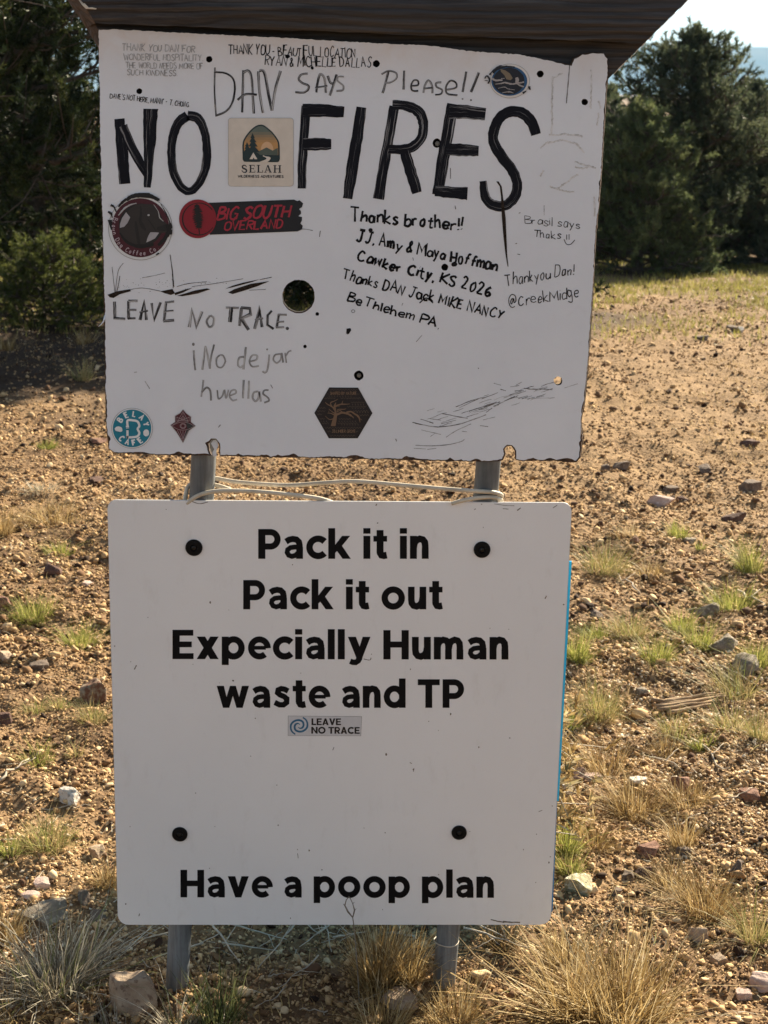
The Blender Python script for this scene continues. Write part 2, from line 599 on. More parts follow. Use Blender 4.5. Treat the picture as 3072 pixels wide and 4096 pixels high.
def grow_tree(base, height, radius, seed, lean=(0, 0), low=0.12, shape=1.0, n_limb=26, multi=1, step=0.045, jit=0.05):
    """trunk + limbs + twigs; returns (trunk branches, limb branches, tips (k,6): position + direction)"""
    rr = random.Random(seed)
    trunk, limbs, tips = [], [], []
    base = Vector(base)
    stems = []
    for s in range(multi):
        a = rr.uniform(0, 6.28)
        off = Vector((math.cos(a), math.sin(a), 0)) * (0 if s == 0 else rr.uniform(0.10, 0.25))
        spread = Vector((math.cos(a), math.sin(a), 0)) * (0 if s == 0 else rr.uniform(0.12, 0.35) * radius)
        hh = height * (1 if s == 0 else rr.uniform(0.65, 0.9))
        pts, rad = [], []
        n = 10
        for i in range(n + 1):
            f = i / n
            p = base + off + Vector((lean[0] * f, lean[1] * f, hh * f * 0.97 - 0.08 * (1 - f))) + spread * f
            p += Vector((rr.uniform(-1, 1), rr.uniform(-1, 1), 0)) * 0.04 * height * 0.2 * (1 if i else 0)
            pts.append(p); rad.append(max(0.008, 0.034 * height * (1 - f) ** 0.8 + 0.004))
        trunk.append((pts, rad)); stems.append(pts)
    rise = min(1.0, height / (2.0 * radius))
    for k in range(n_limb):
        pts0 = stems[k % multi]
        f = low + (1 - low) * ((k + rr.random()) / n_limb)
        fi = f * (len(pts0) - 1)
        i = min(int(fi), len(pts0) - 2)
        st = pts0[i].lerp(pts0[i + 1], fi - i)
        prof = (math.sin(math.pi * min(1, (0.20 + 0.80 * f) ** shape)) ** 0.75) if shape > 0 else 1
        L = max(0.15, radius * prof * rr.uniform(0.70, 1.12))
        a = k * 2.399 + rr.uniform(-0.5, 0.5)
        d = Vector((math.cos(a), math.sin(a), (rr.uniform(-0.05, 0.35) + 0.6 * f * f) * rise))
        pts, rad = [], []
        p = st.copy()
        m = 6
        for j in range(m + 1):
            pts.append(p.copy()); rad.append(0.010 * height * (1 - f * 0.6) * (1 - j / m) + 0.004)
            p = p + d.normalized() * (L / m)
            d += Vector((rr.uniform(-1, 1), rr.uniform(-1, 1), rr.uniform(-0.6, 0.6 + 0.3 * rise))) * 0.16
        limbs.append((pts, rad))
        nb = int(7 + 10 * L)
        for j in range(nb):
            g = 0.18 + 0.82 * (j + rr.random()) / nb
            gi = min(int(g * m), m - 1)
            q = pts[gi].lerp(pts[gi + 1], g * m - gi)
            main = (pts[min(gi + 1, m)] - pts[gi]).normalized()
            side = Vector((rr.uniform(-1, 1), rr.uniform(-1, 1), rr.uniform(-0.5, 0.9))).normalized()
            dd = (main * 0.7 + side).normalized()
            tl = L * rr.uniform(0.18, 0.36) * (1.15 - 0.5 * g) + 0.08
            bp = [q, q + dd * tl * 0.5, q + (dd + Vector((0, 0, 0.18))).normalized() * tl]
            limbs.append((bp, [0.007, 0.005, 0.002]))
            ns = max(2, int(tl / step))
            for s in range(ns):
                h = 0.25 + 0.8 * (s + rr.random()) / ns
                pos = q.lerp(bp[2], min(1.05, h)) + Vector((rr.gauss(0, 1), rr.gauss(0, 1), rr.gauss(0, 1))) * jit
                dv = (dd + Vector((rr.gauss(0, .6), rr.gauss(0, .6), rr.gauss(0.35, .6)))).normalized()
                tips.append((pos.x, pos.y, pos.z, dv.x, dv.y, dv.z))
    return trunk, limbs, np.array(tips)


def needle_crown(tips, n_needles, shoot, length, width, rng, jitter_dir=0.9):
    """bottle-brush shoots: each tip grows n needles as thin triangles"""
    k = len(tips)
    pos = np.repeat(tips[:, :3], n_needles, 0)
    dr = np.repeat(tips[:, 3:], n_needles, 0)
    m = len(pos)
    along = rng.random((m, 1))
    start = pos + dr * shoot * (along - 0.3)
    rv = rng.normal(size=(m, 3))
    rv /= np.linalg.norm(rv, axis=1, keepdims=True)
    d = dr * (0.75 + 0.3 * along) + rv * jitter_dir
    d /= np.linalg.norm(d, axis=1, keepdims=True)
    L = length * rng.uniform(0.6, 1.15, (m, 1))
    side = np.cross(d, rng.normal(size=(m, 3)))
    side /= np.linalg.norm(side, axis=1, keepdims=True) + 1e-9
    a = start - side * width * 0.5
    b = start + side * width * 0.5
    c = start + d * L
    V = np.stack([a, b, c], 1).reshape(-1, 3)
    F = np.arange(m * 3).reshape(-1, 3)
    shoot_r = np.repeat(rng.random(k), n_needles)
    r = np.clip(shoot_r * 0.7 + rng.random(m) * 0.3, 0, 1)
    return V, F, np.repeat(r, 3)


M['bark'] = rock_mat('grey_bark', (0.05, 0.038, 0.03), (0.13, 0.105, 0.085))
M['needle_pine'] = leaf_mat('pine_needles', [(0.0, (0.012, 0.019, 0.010)), (0.5, (0.030, 0.044, 0.018)), (0.82, (0.070, 0.090, 0.030)), (1.0, (0.20, 0.20, 0.07))], 0.22, 0.42)
M['needle_juniper'] = leaf_mat('juniper_sprays', [(0.0, (0.034, 0.049, 0.031)), (0.55, (0.086, 0.107, 0.062)), (1.0, (0.17, 0.18, 0.098))], 0.42, 0.55)
M['needle_light2'] = leaf_mat('pale_juniper_sprays', [(0.0, (0.055, 0.078, 0.036)), (0.55, (0.13, 0.16, 0.072)), (1.0, (0.23, 0.25, 0.11))], 0.42, 0.55)
M['needle_light'] = leaf_mat('young_juniper_sprays', [(0.0, (0.04, 0.055, 0.02)), (0.55, (0.095, 0.115, 0.033)), (1.0, (0.19, 0.20, 0.06))], 0.40, 0.55)


def tree(name, base, height, radius, seed, label, leaf, nn=14, shoot=0.09, ln=0.06, wd=0.008, cat='tree', group=None, spread=0.9, **kw):
    t = empty(name, base)
    tag(t, label, cat, group)
    tr, lb, tips = grow_tree(base, height, radius, seed, **kw)
    mb = MB(); tubes_mesh(mb, tr); mb.build('trunk', M['bark'], t, True)
    mb = MB(); tubes_mesh(mb, lb); mb.build('limb', M['bark'], t, True)
    V, F, r = needle_crown(tips, nn, shoot, ln, wd, np.random.default_rng(seed), spread)
    me = np_mesh('crown', V, [F])
    add_attr(me, 'rnd', r)
    link('crown', me, leaf, t)
    return t, len(F)


def gbase(x, y):
    return (x, y, float(gz(x, y)))


TRI = 0
TREES = [
    # name, x, y, height, radius, seed, label, material, options
    ('pine_tree', -3.3, 10.4, 4.6, 2.1, 3, 'tall dark pine with bottlebrush needle tips, left of the notice board', 'needle_pine',
     dict(nn=42, shoot=0.13, ln=0.055, wd=0.008, n_limb=76, low=0.19, shape=0.75, step=0.062, jit=0.03, spread=0.75)),
    ('pine_tree', 0.05, 13.6, 4.7, 1.6, 5, 'big pine behind the notice board, its dark foliage seen through the round hole', 'needle_pine',
     dict(nn=34, shoot=0.12, ln=0.07, wd=0.014, n_limb=110, low=0.07, shape=0.7)),
    ('juniper_bush', -2.8, 12.6, 0.62, 0.72, 8, 'low bright green bush under the dark pine at the left edge', 'needle_light',
     dict(nn=40, shoot=0.07, ln=0.04, wd=0.006, n_limb=40, low=0.02, shape=0.6, step=0.055)),
    ('juniper_tree', 4.0, 21.0, 3.0, 1.25, 12, 'tallest juniper right of the board, thick dark trunk and pointed top', 'needle_juniper',
     dict(nn=48, shoot=0.13, ln=0.07, wd=0.012, n_limb=74, low=0.16, shape=1.1, multi=1, step=0.09, jit=0.03)),
    ('juniper_tree', 3.15, 19.4, 1.95, 0.95, 13, 'short rounded juniper just right of the notice board, in front of the tallest one', 'needle_light2',
     dict(nn=48, shoot=0.12, ln=0.065, wd=0.0115, n_limb=60, low=0.03, shape=0.7, step=0.09, jit=0.03)),
    ('juniper_tree', 5.3, 21.5, 1.8, 1.35, 14, 'broad juniper with spreading low limbs at the right edge', 'needle_juniper',
     dict(nn=48, shoot=0.10, ln=0.065, wd=0.012, n_limb=74, low=0.06, shape=0.65, multi=3, step=0.08, jit=0.03)),
    ('juniper_tree', 6.3, 27.5, 2.75, 1.5, 15, 'round topped juniper behind, showing just right of the tallest one', 'needle_juniper',
     dict(nn=38, shoot=0.11, ln=0.075, wd=0.015, n_limb=70, low=0.04, shape=0.65, step=0.09, jit=0.03)),
    ('juniper_tree', 7.75, 29.0, 2.65, 1.8, 16, 'farthest juniper, its crown cut by the right edge below the mountains', 'needle_juniper',
     dict(nn=38, shoot=0.11, ln=0.075, wd=0.015, n_limb=70, low=0.04, shape=0.65, step=0.09, jit=0.03)),
    ('juniper_tree', 2.3, 22.5, 2.5, 1.6, 17, 'juniper behind the right side of the notice board', 'needle_juniper',
     dict(nn=38, shoot=0.11, ln=0.075, wd=0.015, n_limb=64, low=0.03, shape=0.65, step=0.09, jit=0.03)),
    ('juniper_tree', 3.35, 24.5, 2.4, 1.3, 26, 'juniper filling the gap between the notice board and the tallest one', 'needle_juniper',
     dict(nn=26, shoot=0.11, ln=0.08, wd=0.021, n_limb=64, low=0.02, shape=0.6, step=0.09, jit=0.03)),
    ('juniper_tree', 4.9, 25.0, 2.3, 1.5, 23, 'juniper filling the gap behind the trunk of the tallest one', 'needle_juniper',
     dict(nn=26, shoot=0.11, ln=0.08, wd=0.021, n_limb=64, low=0.02, shape=0.6, step=0.09, jit=0.03)),
    ('juniper_tree', -3.55, 16.0, 2.9, 1.4, 18, 'dark juniper showing through gaps in the left pine', 'needle_pine',
     dict(nn=26, shoot=0.11, ln=0.08, wd=0.017, n_limb=64, low=0.02, shape=0.6, step=0.09, jit=0.03)),
    ('juniper_tree', -5.0, 20.5, 3.0, 1.8, 24, 'farther juniper behind the left pine', 'needle_pine',
     dict(nn=24, shoot=0.11, ln=0.09, wd=0.021, n_limb=64, low=0.02, shape=0.6, step=0.09, jit=0.03)),
    ('juniper_bush', -0.85, 15.0, 1.2, 1.0, 25, 'low dark juniper bush seen through the round hole of the board', 'needle_pine',
     dict(nn=26, shoot=0.09, ln=0.06, wd=0.014, n_limb=50, low=0.0, shape=0.55, step=0.07, jit=0.03)),
    ('juniper_tree', -3.2, -5.0, 4.2, 2.2, 19, 'juniper added behind the viewer on the left to block sky light', 'needle_juniper',  # this tree and the next: unseen, added to cut sky light on the signs
     dict(nn=9, shoot=0.16, ln=0.12, wd=0.028, n_limb=56, low=0.05, shape=0.7)),
    ('juniper_tree', 2.6, -6.5, 4.6, 2.4, 20, 'juniper added behind the viewer on the right to block sky light', 'needle_juniper',
     dict(nn=9, shoot=0.16, ln=0.12, wd=0.028, n_limb=56, low=0.05, shape=0.7)),
]
for nm, x, y, h, r, sd, lab, mt, kw in TREES:
    _, c = tree(nm, gbase(x, y), h, r, sd, lab, M[mt], **kw)
    TRI += c

# ------------------------------------------------------------------ drawing on flat boards
class Z:
    """a window of the photograph: positions noted on an enlargement 1659 wide"""
    def __init__(self, x0, y0, w):
        self.x0, self.y0, self.k = x0, y0, w / 1659.0

    def __call__(self, p):
        return (self.x0 + p[0] * self.k, self.y0 + p[1] * self.k)


N0 = Z(0, 0, 1659)          # native positions
ZP = Z(0, 0, 3072)          # positions on the whole-picture view


def catmull(pts, n=5):
    if len(pts) < 3: return list(pts)
    q = [pts[0]] + list(pts) + [pts[-1]]
    out = []
    for i in range(1, len(q) - 2):
        p0, p1, p2, p3 = q[i - 1], q[i], q[i + 1], q[i + 2]
        for k in range(n):
            t = k / n
            out.append(tuple(0.5 * ((2 * p1[a]) + (-p0[a] + p2[a]) * t + (2 * p0[a] - 5 * p1[a] + 4 * p2[a] - p3[a]) * t * t
                                    + (-p0[a] + 3 * p1[a] - 3 * p2[a] + p3[a]) * t ** 3) for a in (0, 1)))
    out.append(tuple(pts[-1]))
    return out


class Ink:
    """flat marks collected for one part; every stroke lies a hair above the one before"""
    def __init__(self, depth, lift=0.0003, seed=1):
        self.mb = MB(); self.depth = depth; self.lift = lift; self.k = 0
        self.r = random.Random(seed)

    def y(self):
        self.k += 1
        return self.depth - self.lift - min(self.k, 60) * 2.0e-6

    def stroke(self, pts, width, zf=N0, smooth=True, rough=0.0, taper=None, closed=False):
        """ribbon along pts; width in the window's pixels, one value or one per point"""
        if closed: pts = list(pts) + [pts[0]]
        wl = list(width) if hasattr(width, '__len__') else [width] * len(pts)
        P3 = [(p[0], p[1]) for p in pts]
        if smooth and len(P3) > 2:
            n = 5
            P3 = catmull(P3, n)
            ws = []
            for i in range(len(wl) - 1):
                ws += [wl[i] + (wl[i + 1] - wl[i]) * k / n for k in range(n)]
            wl = ws + [wl[-1]]
        elif len(P3) == 2 and rough:
            a, b = P3
            P3 = [(a[0] + (b[0] - a[0]) * k / 8, a[1] + (b[1] - a[1]) * k / 8) for k in range(9)]
            wl = [wl[0] + (wl[-1] - wl[0]) * k / 8 for k in range(9)]
        n = len(P3)
        L, R = [], []
        yy = self.y()
        for i in range(n):
            if closed and i in (0, n - 1): a, b = P3[n - 2], P3[1]
            else: a, b = P3[max(0, i - 1)], P3[min(n - 1, i + 1)]
            dx, dy = b[0] - a[0], b[1] - a[1]
            l = math.hypot(dx, dy) or 1
            nx, ny = -dy / l, dx / l
            h = wl[i] * 0.5
            if taper and (i < n * 0.12 or i > n * 0.88): h *= taper
            m = 1.0
            if not closed and 0 < i < n - 1 and not smooth:      # mitre
                d0 = (P3[i][0] - a[0], P3[i][1] - a[1]); l0 = math.hypot(*d0) or 1
                c = abs((d0[0] * dx + d0[1] * dy) / (l0 * l))
                m = 1 / max(0.5, c)
            j1 = 1 + rough * self.r.uniform(-1, 1); j2 = 1 + rough * self.r.uniform(-1, 1)
            L.append(zf((P3[i][0] + nx * h * m * j1, P3[i][1] + ny * h * m * j1)))
            R.append(zf((P3[i][0] - nx * h * m * j2, P3[i][1] - ny * h * m * j2)))
        u = self.r.uniform(0, 40); v = self.r.uniform(0, 40)
        for i in range(n - 1):
            q = [on_plane(p[0], p[1], self.depth) for p in (L[i], R[i], R[i + 1], L[i + 1])]
            seg = ((q[0] - q[3]).length + (q[1] - q[2]).length) * 0.5
            wd0 = 1.0
            self.mb.face([(p.x, yy, p.z) for p in q], [(u, v), (u, v + wd0), (u + seg, v + wd0), (u + seg, v)])
            u += seg
        return self

    def poly(self, pts, zf=N0, holes=()):
        yy = self.y()
        loops = [[zf(p) for p in l] for l in [pts] + list(holes)]
        w = [[(lambda v: (v.x, v.z))(on_plane(p[0], p[1], self.depth)) for p in l] for l in loops]
        self.mb.prism(w[0], w[1:], yy, yy, True, False, False)
        return self

    def disc(self, c, rx, ry=None, zf=N0, n=40, hole=None, wob=0.0):
        ry = ry or rx
        f = lambda s: [(c[0] + rx * s * (1 + wob * self.r.uniform(-1, 1)) * math.cos(2 * math.pi * k / n),
                        c[1] + ry * s * (1 + wob * self.r.uniform(-1, 1)) * math.sin(2 * math.pi * k / n)) for k in range(n)]
        return self.poly(f(1), zf, [f(hole)] if hole else ())

    def build(self, name, mat, parent):
        return self.mb.build(name, mat, parent)


# single-stroke hand alphabet: cap height 1, '~' = smooth curve
GLYPH = {
 'A': '0,0 .3,1 .6,0|.1,.38 .5,.38', 'B': '0,0 0,1|~0,1 .38,.95 .42,.68 0,.52|~0,.52 .5,.45 .5,.1 0,0', 'C': '~.55,.85 .3,1 .04,.6 .1,.12 .35,0 .56,.15',
 'D': '0,0 0,1|~0,1 .42,.88 .55,.5 .4,.1 0,0', 'E': '.5,1 0,1 0,0 .5,0|0,.5 .42,.5', 'F': '.52,1 0,1 0,0|0,.52 .42,.52',
 'G': '~.55,.85 .3,1 .04,.6 .1,.12 .35,0 .54,.15|.54,0 .54,.45 .32,.45', 'H': '0,0 0,1|.52,0 .52,1|0,.5 .52,.5', 'I': '.05,0 .05,1',
 'J': '~.38,1 .38,.25 .22,0 .02,.18|.12,1 .6,1', 'K': '0,0 0,1|.5,1 0,.45 .52,0', 'L': '0,1 0,0 .48,0', 'M': '0,0 .06,1 .36,.3 .66,1 .72,0',
 'N': '0,0 .03,1 .5,0 .53,1', 'O': '~.3,1 .05,.8 .04,.2 .3,0 .56,.2 .56,.8 .3,1', 'P': '0,0 0,1|~0,1 .45,.93 .48,.6 0,.47',
 'R': '0,0 0,1|~0,1 .44,.93 .46,.62 0,.5|.16,.5 .52,0', 'S': '~.5,.85 .28,1 .05,.8 .2,.55 .42,.42 .48,.15 .25,0 .02,.14', 'T': '0,1 .6,1|.3,1 .3,0',
 'U': '~0,1 .02,.3 .25,0 .48,.25 .52,1', 'V': '0,1 .28,0 .56,1', 'W': '0,1 .18,0 .38,.75 .58,0 .76,1', 'X': '0,0 .5,1|0,1 .5,0', 'Y': '0,1 .26,.5|.55,1 .26,.5 .2,0', 'Z': '0,1 .5,1 0,0 .5,0',
 'a': '~.4,.55 .15,.6 .02,.3 .12,.02 .36,.12 .42,.5|.43,.6 .45,0', 'b': '0,1 0,0|~0,.45 .25,.6 .42,.35 .25,0 0,.06', 'c': '~.4,.5 .2,.6 .02,.32 .15,0 .42,.1',
 'd': '~.4,.5 .15,.58 .02,.28 .15,0 .4,.12|.42,1 .43,0', 'e': '~.04,.3 .4,.34 .34,.58 .12,.55 .02,.25 .18,0 .42,.1', 'f': '~.42,.95 .25,1 .16,.75 .16,0|0,.55 .38,.58',
 'g': '~.4,.5 .15,.6 .03,.3 .16,.05 .4,.2|~.42,.6 .43,-.2 .22,-.38 .02,-.25', 'h': '0,1 0,0|~0,.35 .2,.6 .36,.5 .4,0', 'i': '.04,.6 .05,0|.04,.84 .05,.80',
 'j': '~.2,.6 .2,-.2 .0,-.32|.2,.84 .21,.8', 'k': '0,1 0,0|.36,.58 0,.25 .4,0', 'l': '.04,1 .05,0', 'm': '0,.6 .02,0|~.02,.4 .18,.6 .3,.45 .3,0|~.31,.4 .46,.6 .58,.45 .6,0',
 'n': '0,.6 .02,0|~.02,.38 .2,.6 .36,.48 .38,0', 'o': '~.2,.6 .03,.4 .08,.05 .28,.02 .4,.3 .3,.57 .2,.6', 'p': '0,.6 0,-.35|~0,.5 .25,.62 .42,.35 .25,0 0,.08',
 'r': '0,.6 .02,0|~.02,.35 .16,.56 .34,.56', 's': '~.36,.52 .18,.62 .04,.48 .2,.32 .36,.16 .2,0 .0,.08', 't': '~.18,.9 .18,.2 .26,0 .4,.06|0,.6 .38,.6',
 'u': '~0,.6 .02,.15 .18,0 .36,.15|.38,.6 .4,0', 'v': '0,.6 .2,0 .4,.6', 'w': '0,.6 .14,0 .28,.45 .42,0 .56,.6', 'y': '0,.6 .2,.08|~.42,.6 .2,0 .05,-.35',
 '0': '~.25,1 .04,.6 .1,.1 .28,0 .46,.4 .4,.9 .25,1', '2': '~.04,.8 .2,1 .42,.8 .2,.3 .02,.02|.02,.02 .5,.02', '6': '~.4,1 .1,.6 .04,.2 .25,0 .44,.2 .3,.45 .06,.3',
 '!': '.06,1 .05,.3|.05,.06 .06,.0', ',': '.06,.08 .0,-.18', '.': '.02,.04 .06,.0', '-': '0,.45 .35,.47', "'": '.05,1 .02,.8', '"': '.03,1 .0,.8|.16,1 .13,.8',
 '&': '~.5,.3 .2,0 .03,.25 .35,.7 .2,.95 .1,.7 .5,0', '+': '0,.4 .5,.4|.25,.75 .25,.05', '@': '~.5,.5 .35,.62 .2,.35 .35,.2 .5,.6 .55,.25 .72,.4 .66,.8 .35,.95 .04,.6 .06,.1 .35,-.15 .6,-.05',
 '(': '~.2,1 .04,.5 .2,0', ')': '~.0,1 .16,.5 .0,0',
}


def glyph_strokes(ch):
    out = []
    for s in GLYPH[ch].split('|'):
        sm = s.startswith('~')
        out.append((sm, [tuple(float(v) for v in p.split(',')) for p in s.lstrip('~').split(' ')]))
    return out


def hand(ink, text, a, b, h, width, zf, jit=0.05, gap=0.17, space=0.36, slant=0.0, rough=0.12, caps_small=None):
    """handwriting from baseline point a to b, cap height h, all in the window's pixels (y down)"""
    x = 0; items = []
    for ch in text:
        if ch == ' ': x += space; continue
        st = glyph_strokes(ch)
        w = max(p[0] for _, s in st for p in s)
        items.append((x, st)); x += w + gap
    total = x - gap
    L = math.hypot(b[0] - a[0], b[1] - a[1])
    ux, uy = (b[0] - a[0]) / L, (b[1] - a[1]) / L
    sx = L / total
    r = ink.r
    for x0, st in items:
        dy = r.uniform(-jit, jit) * h; sc = 1 + r.uniform(-jit, jit) * 2.0; rot = r.uniform(-jit, jit) * 1.6; wx = 1 + r.uniform(-jit, jit) * 2.0; wv = width * r.uniform(0.82, 1.18)
        for sm, pts in st:
            q = []
            for px, py in pts:
                py *= sc
                gx = (x0 + px * wx) * sx + (py * slant + py * rot) * h + r.uniform(-jit, jit) * 0.35 * h
                gy = py * h + dy + r.uniform(-jit, jit) * 0.35 * h
                q.append((a[0] + ux * gx + uy * gy, a[1] + uy * gx - ux * gy))
            ink.stroke(q, [wv * r.uniform(0.8, 1.15) for _ in q] if rough else width, zf, smooth=sm, rough=rough)


def rrect(x0, y0, x1, y1, r, n=6):
    out = []
    for cx, cy, a0 in ((x1 - r, y0 + r, -90), (x1 - r, y1 - r, 0), (x0 + r, y1 - r, 90), (x0 + r, y0 + r, 180)):
        for k in range(n + 1):
            a = math.radians(a0 + 90 * k / n)
            out.append((cx + r * math.cos(a), cy + r * math.sin(a)))
    return out


def clip_y(poly, ya, yb):
    def half(pl, keep, yv):
        out = []
        for i in range(len(pl)):
            p, q = pl[i], pl[(i + 1) % len(pl)]
            if keep(p): out.append(p)
            if keep(p) != keep(q):
                t = (yv - p[1]) / (q[1] - p[1])
                out.append((p[0] + (q[0] - p[0]) * t, yv))
        return out
    return half(half(poly, lambda p: p[1] >= ya, ya), lambda p: p[1] <= yb, yb)


def subdivide(loop, step):
    out = []
    for i in range(len(loop)):
        a, b = loop[i], loop[(i + 1) % len(loop)]
        n = max(1, int(math.hypot(b[0] - a[0], b[1] - a[1]) / step))
        for k in range(n):
            out.append((a[0] + (b[0] - a[0]) * k / n, a[1] + (b[1] - a[1]) * k / n))
    return out


def to_plane(pts, depth):
    return [(lambda v: (v.x, v.z))(on_plane(p[0], p[1], depth)) for p in pts]


# ------------------------------------------------------------------ steel posts
Y_POST = Y_SIGN + 0.0355
POST_R = 0.0208


def post(axis_top, axis_bot, label):
    a = on_plane(*P(*axis_top), Y_POST); b = on_plane(*P(*axis_bot), Y_POST)
    d = (a - b) / (a.z - b.z)
    foot = b + d * (-0.30 - b.z)
    ground = b + d * (0.0 - b.z)
    top = b + d * (1.52 - b.z)
    o = empty('metal_post', ground)
    tag(o, label, 'post', 'steel posts carrying the signs')
    mb = MB()
    mb.tube([foot.lerp(top, k / 12) for k in range(13)], POST_R, 28)
    mb.build('pipe', M['steel'], o, True)
    mb = MB()
    ring = [(top + Vector((math.cos(t * 0.5236) * 0.0, 0, 0.004 * s))) for t, s in ((0, 0), (1, 1))]
    mb.tube([top - d * 0.03, top + d * 0.002], POST_R + 0.0015, 28)
    mb.build('end_cap', M['steel'], o, True)
    return o, d, ground


post_l, post_l_dir, post_l_foot = post((440, 985), (381, 2160), 'left galvanised steel post under the notice board, beside the pale angular rock')
post_r, post_r_dir, post_r_foot = post((1055, 1000), (958, 2130), 'right galvanised steel post, with thin pale wire tied round it below the lower sign')
# thin wire tied round the right post
mb = MB()
tz = on_plane(*P(964, 2031), Y_POST)
mb.tube([Vector((tz.x + math.cos(a) * (POST_R + .0016), Y_POST + math.sin(a) * (POST_R + .0016), tz.z + 0.0015 * math.sin(a * 2))) for a in np.linspace(0, 2 * math.pi, 26)], 0.0011, 6)
mb.build('wire_tie', M['cable'], post_r, True)

# ------------------------------------------------------------------ upper notice board
BOARD = [(395, 119), (460, 118), (560, 123), (700, 131), (900, 140), (1170, 154), (1330, 163), (1483, 172), (1718, 183), (1875, 205), (2071, 218), (2189, 241), (2279, 264),
         (2287, 262), (2298, 237), (2330, 220), (2372, 214), (2414, 216), (2428, 236), (2430, 300), (2420, 456), (2408, 660), (2398, 793), (2384, 935), (2370, 1185), (2360, 1330),
         (2353, 1438), (2338, 1601), (2323, 1686), (2329, 1752), (2321, 1830), (2306, 1848), (2234, 1844), (2077, 1844), (2062, 1838), (2061, 1806), (2046, 1784), (2029, 1783),
         (2017, 1797), (2024, 1814), (2012, 1841), (1992, 1847), (1872, 1847), (1691, 1842), (1450, 1837), (1383, 1834), (1093, 1830), (878, 1824), (876, 1794), (876, 1776), (862, 1760), (846, 1760),
         (833, 1775), (836, 1798), (846, 1822), (761, 1823), (587, 1818), (457, 1812), (434, 1796), (423, 1692), (420, 1547), (418, 1402), (416, 1272), (413, 1152), (410, 971), (405, 790), (401, 568), (397, 243)]
board = empty('notice_board', on_plane(1360, 1840, Y_SIGN))
tag(board, 'chipped white painted board with hand lettered NO FIRES, covered in thank-you notes and stickers', 'sign')
BOARD_ORIGIN = Vector(board.location)
outer = subdivide(BOARD, 9)
jr = random.Random(4)
core_loop, paint_loop, back_loop = [], [], []
nO = len(outer)
for i, p in enumerate(outer):
    a, b = outer[i - 1], outer[(i + 1) % nO]
    dx, dy = b[0] - a[0], b[1] - a[1]
    l = math.hypot(dx, dy) or 1
    nx, ny = dy / l, -dx / l             # outward (loop runs clockwise on screen)
    x, y = p
    slow = float(vnoise(x * 0.016, y * 0.016, 31)); fast = float(vnoise(x * 0.045, y * 0.045, 32))
    tip = 1.7 if y < 300 else 1.3
    j = jr.uniform(-1, 1) * tip
    core_loop.append((x + nx * j, y + ny * j))
    ex = (5 + 3 * fast) if x > 2250 else (2.0 if x < 470 and y > 700 else 0.2)
    back_loop.append((x + nx * ex, y + ny * ex))
    chip = max(0.0, fast - 0.62) * 34
    if y > 1740: ins = 2.5 + 7 * slow ** 1.6 + chip
    elif x > 2250 and y > 320: ins = 0.6 + 4.5 * slow ** 1.5 + chip * 0.35
    elif y < 300: ins = -0.4
    elif x < 470: ins = 0.1 + (y > 760) * (1.2 + 4 * slow) + chip * 0.25
    else: ins = 1.0
    paint_loop.append((x + nx * (j - ins), y + ny * (j - ins)))


def circ(c, r, n=20, wob=0.06):
    return [(c[0] + r * math.cos(2 * math.pi * k / n) * (1 + jr.uniform(-wob, wob)), c[1] + r * math.sin(2 * math.pi * k / n) * (1 + jr.uniform(-wob, wob))) for k in range(n)]


THROUGH = [((1194, 1184), 64), ((2232, 1523), 17)]
BLIND = [((837, 237), 12), ((557, 365), 11), ((1505, 255), 13), ((2161, 296), 13), ((2339, 408), 12), ((1748, 573), 17), ((1269, 1256), 7), ((1220, 1386), 6.5), ((1435, 1502), 18), ((1779, 1069), 13)]
paint_holes, core_holes = [], []
for c, r in THROUGH:
    n = 56 if r > 30 else 22
    h = circ(c, r, n, 0.018 if r > 30 else 0.08)
    core_holes.append(h)
    paint_holes.append([(c[0] + (p[0] - c[0]) * (1.015 + 0.05 * max(0, p[1] - c[1]) / r), c[1] + (p[1] - c[1]) * (1.015 + 0.06 * (p[1] > c[1]))) for p in h])
for c, r in BLIND:
    h = circ(c, r, 18, 0.07)
    core_holes.append(h)
    paint_holes.append([(c[0] + (p[0] - c[0]) * 1.08, c[1] + (p[1] - c[1]) * 1.08) for p in h])
mb = MB()
mb.prism(to_plane(paint_loop, Y_SIGN), [to_plane(h, Y_SIGN) for h in paint_holes], Y_SIGN, Y_SIGN + 0.0007)
mb.build('painted_face', M['white'], board)
mb = MB()
cl = to_plane(core_loop, Y_SIGN); bl = to_plane(back_loop, Y_SIGN)
mb.prism(cl, [to_plane(h, Y_SIGN) for h in core_holes], Y_SIGN + 0.0009, Y_SIGN + 0.0085, True, False, False)
for i in range(len(cl)):
    j = (i + 1) % len(cl)
    mb.face([(cl[i][0], Y_SIGN + .0009, cl[i][1]), (bl[i][0], Y_SIGN + .0115, bl[i][1]), (bl[j][0], Y_SIGN + .0115, bl[j][1]), (cl[j][0], Y_SIGN + .0009, cl[j][1])])
mb.prism(bl, [to_plane(h, Y_SIGN) for h in core_holes[:2]], Y_SIGN + 0.0086, Y_SIGN + 0.0115, True, True, False)
mb.build('chipboard_panel', M['core'], board)

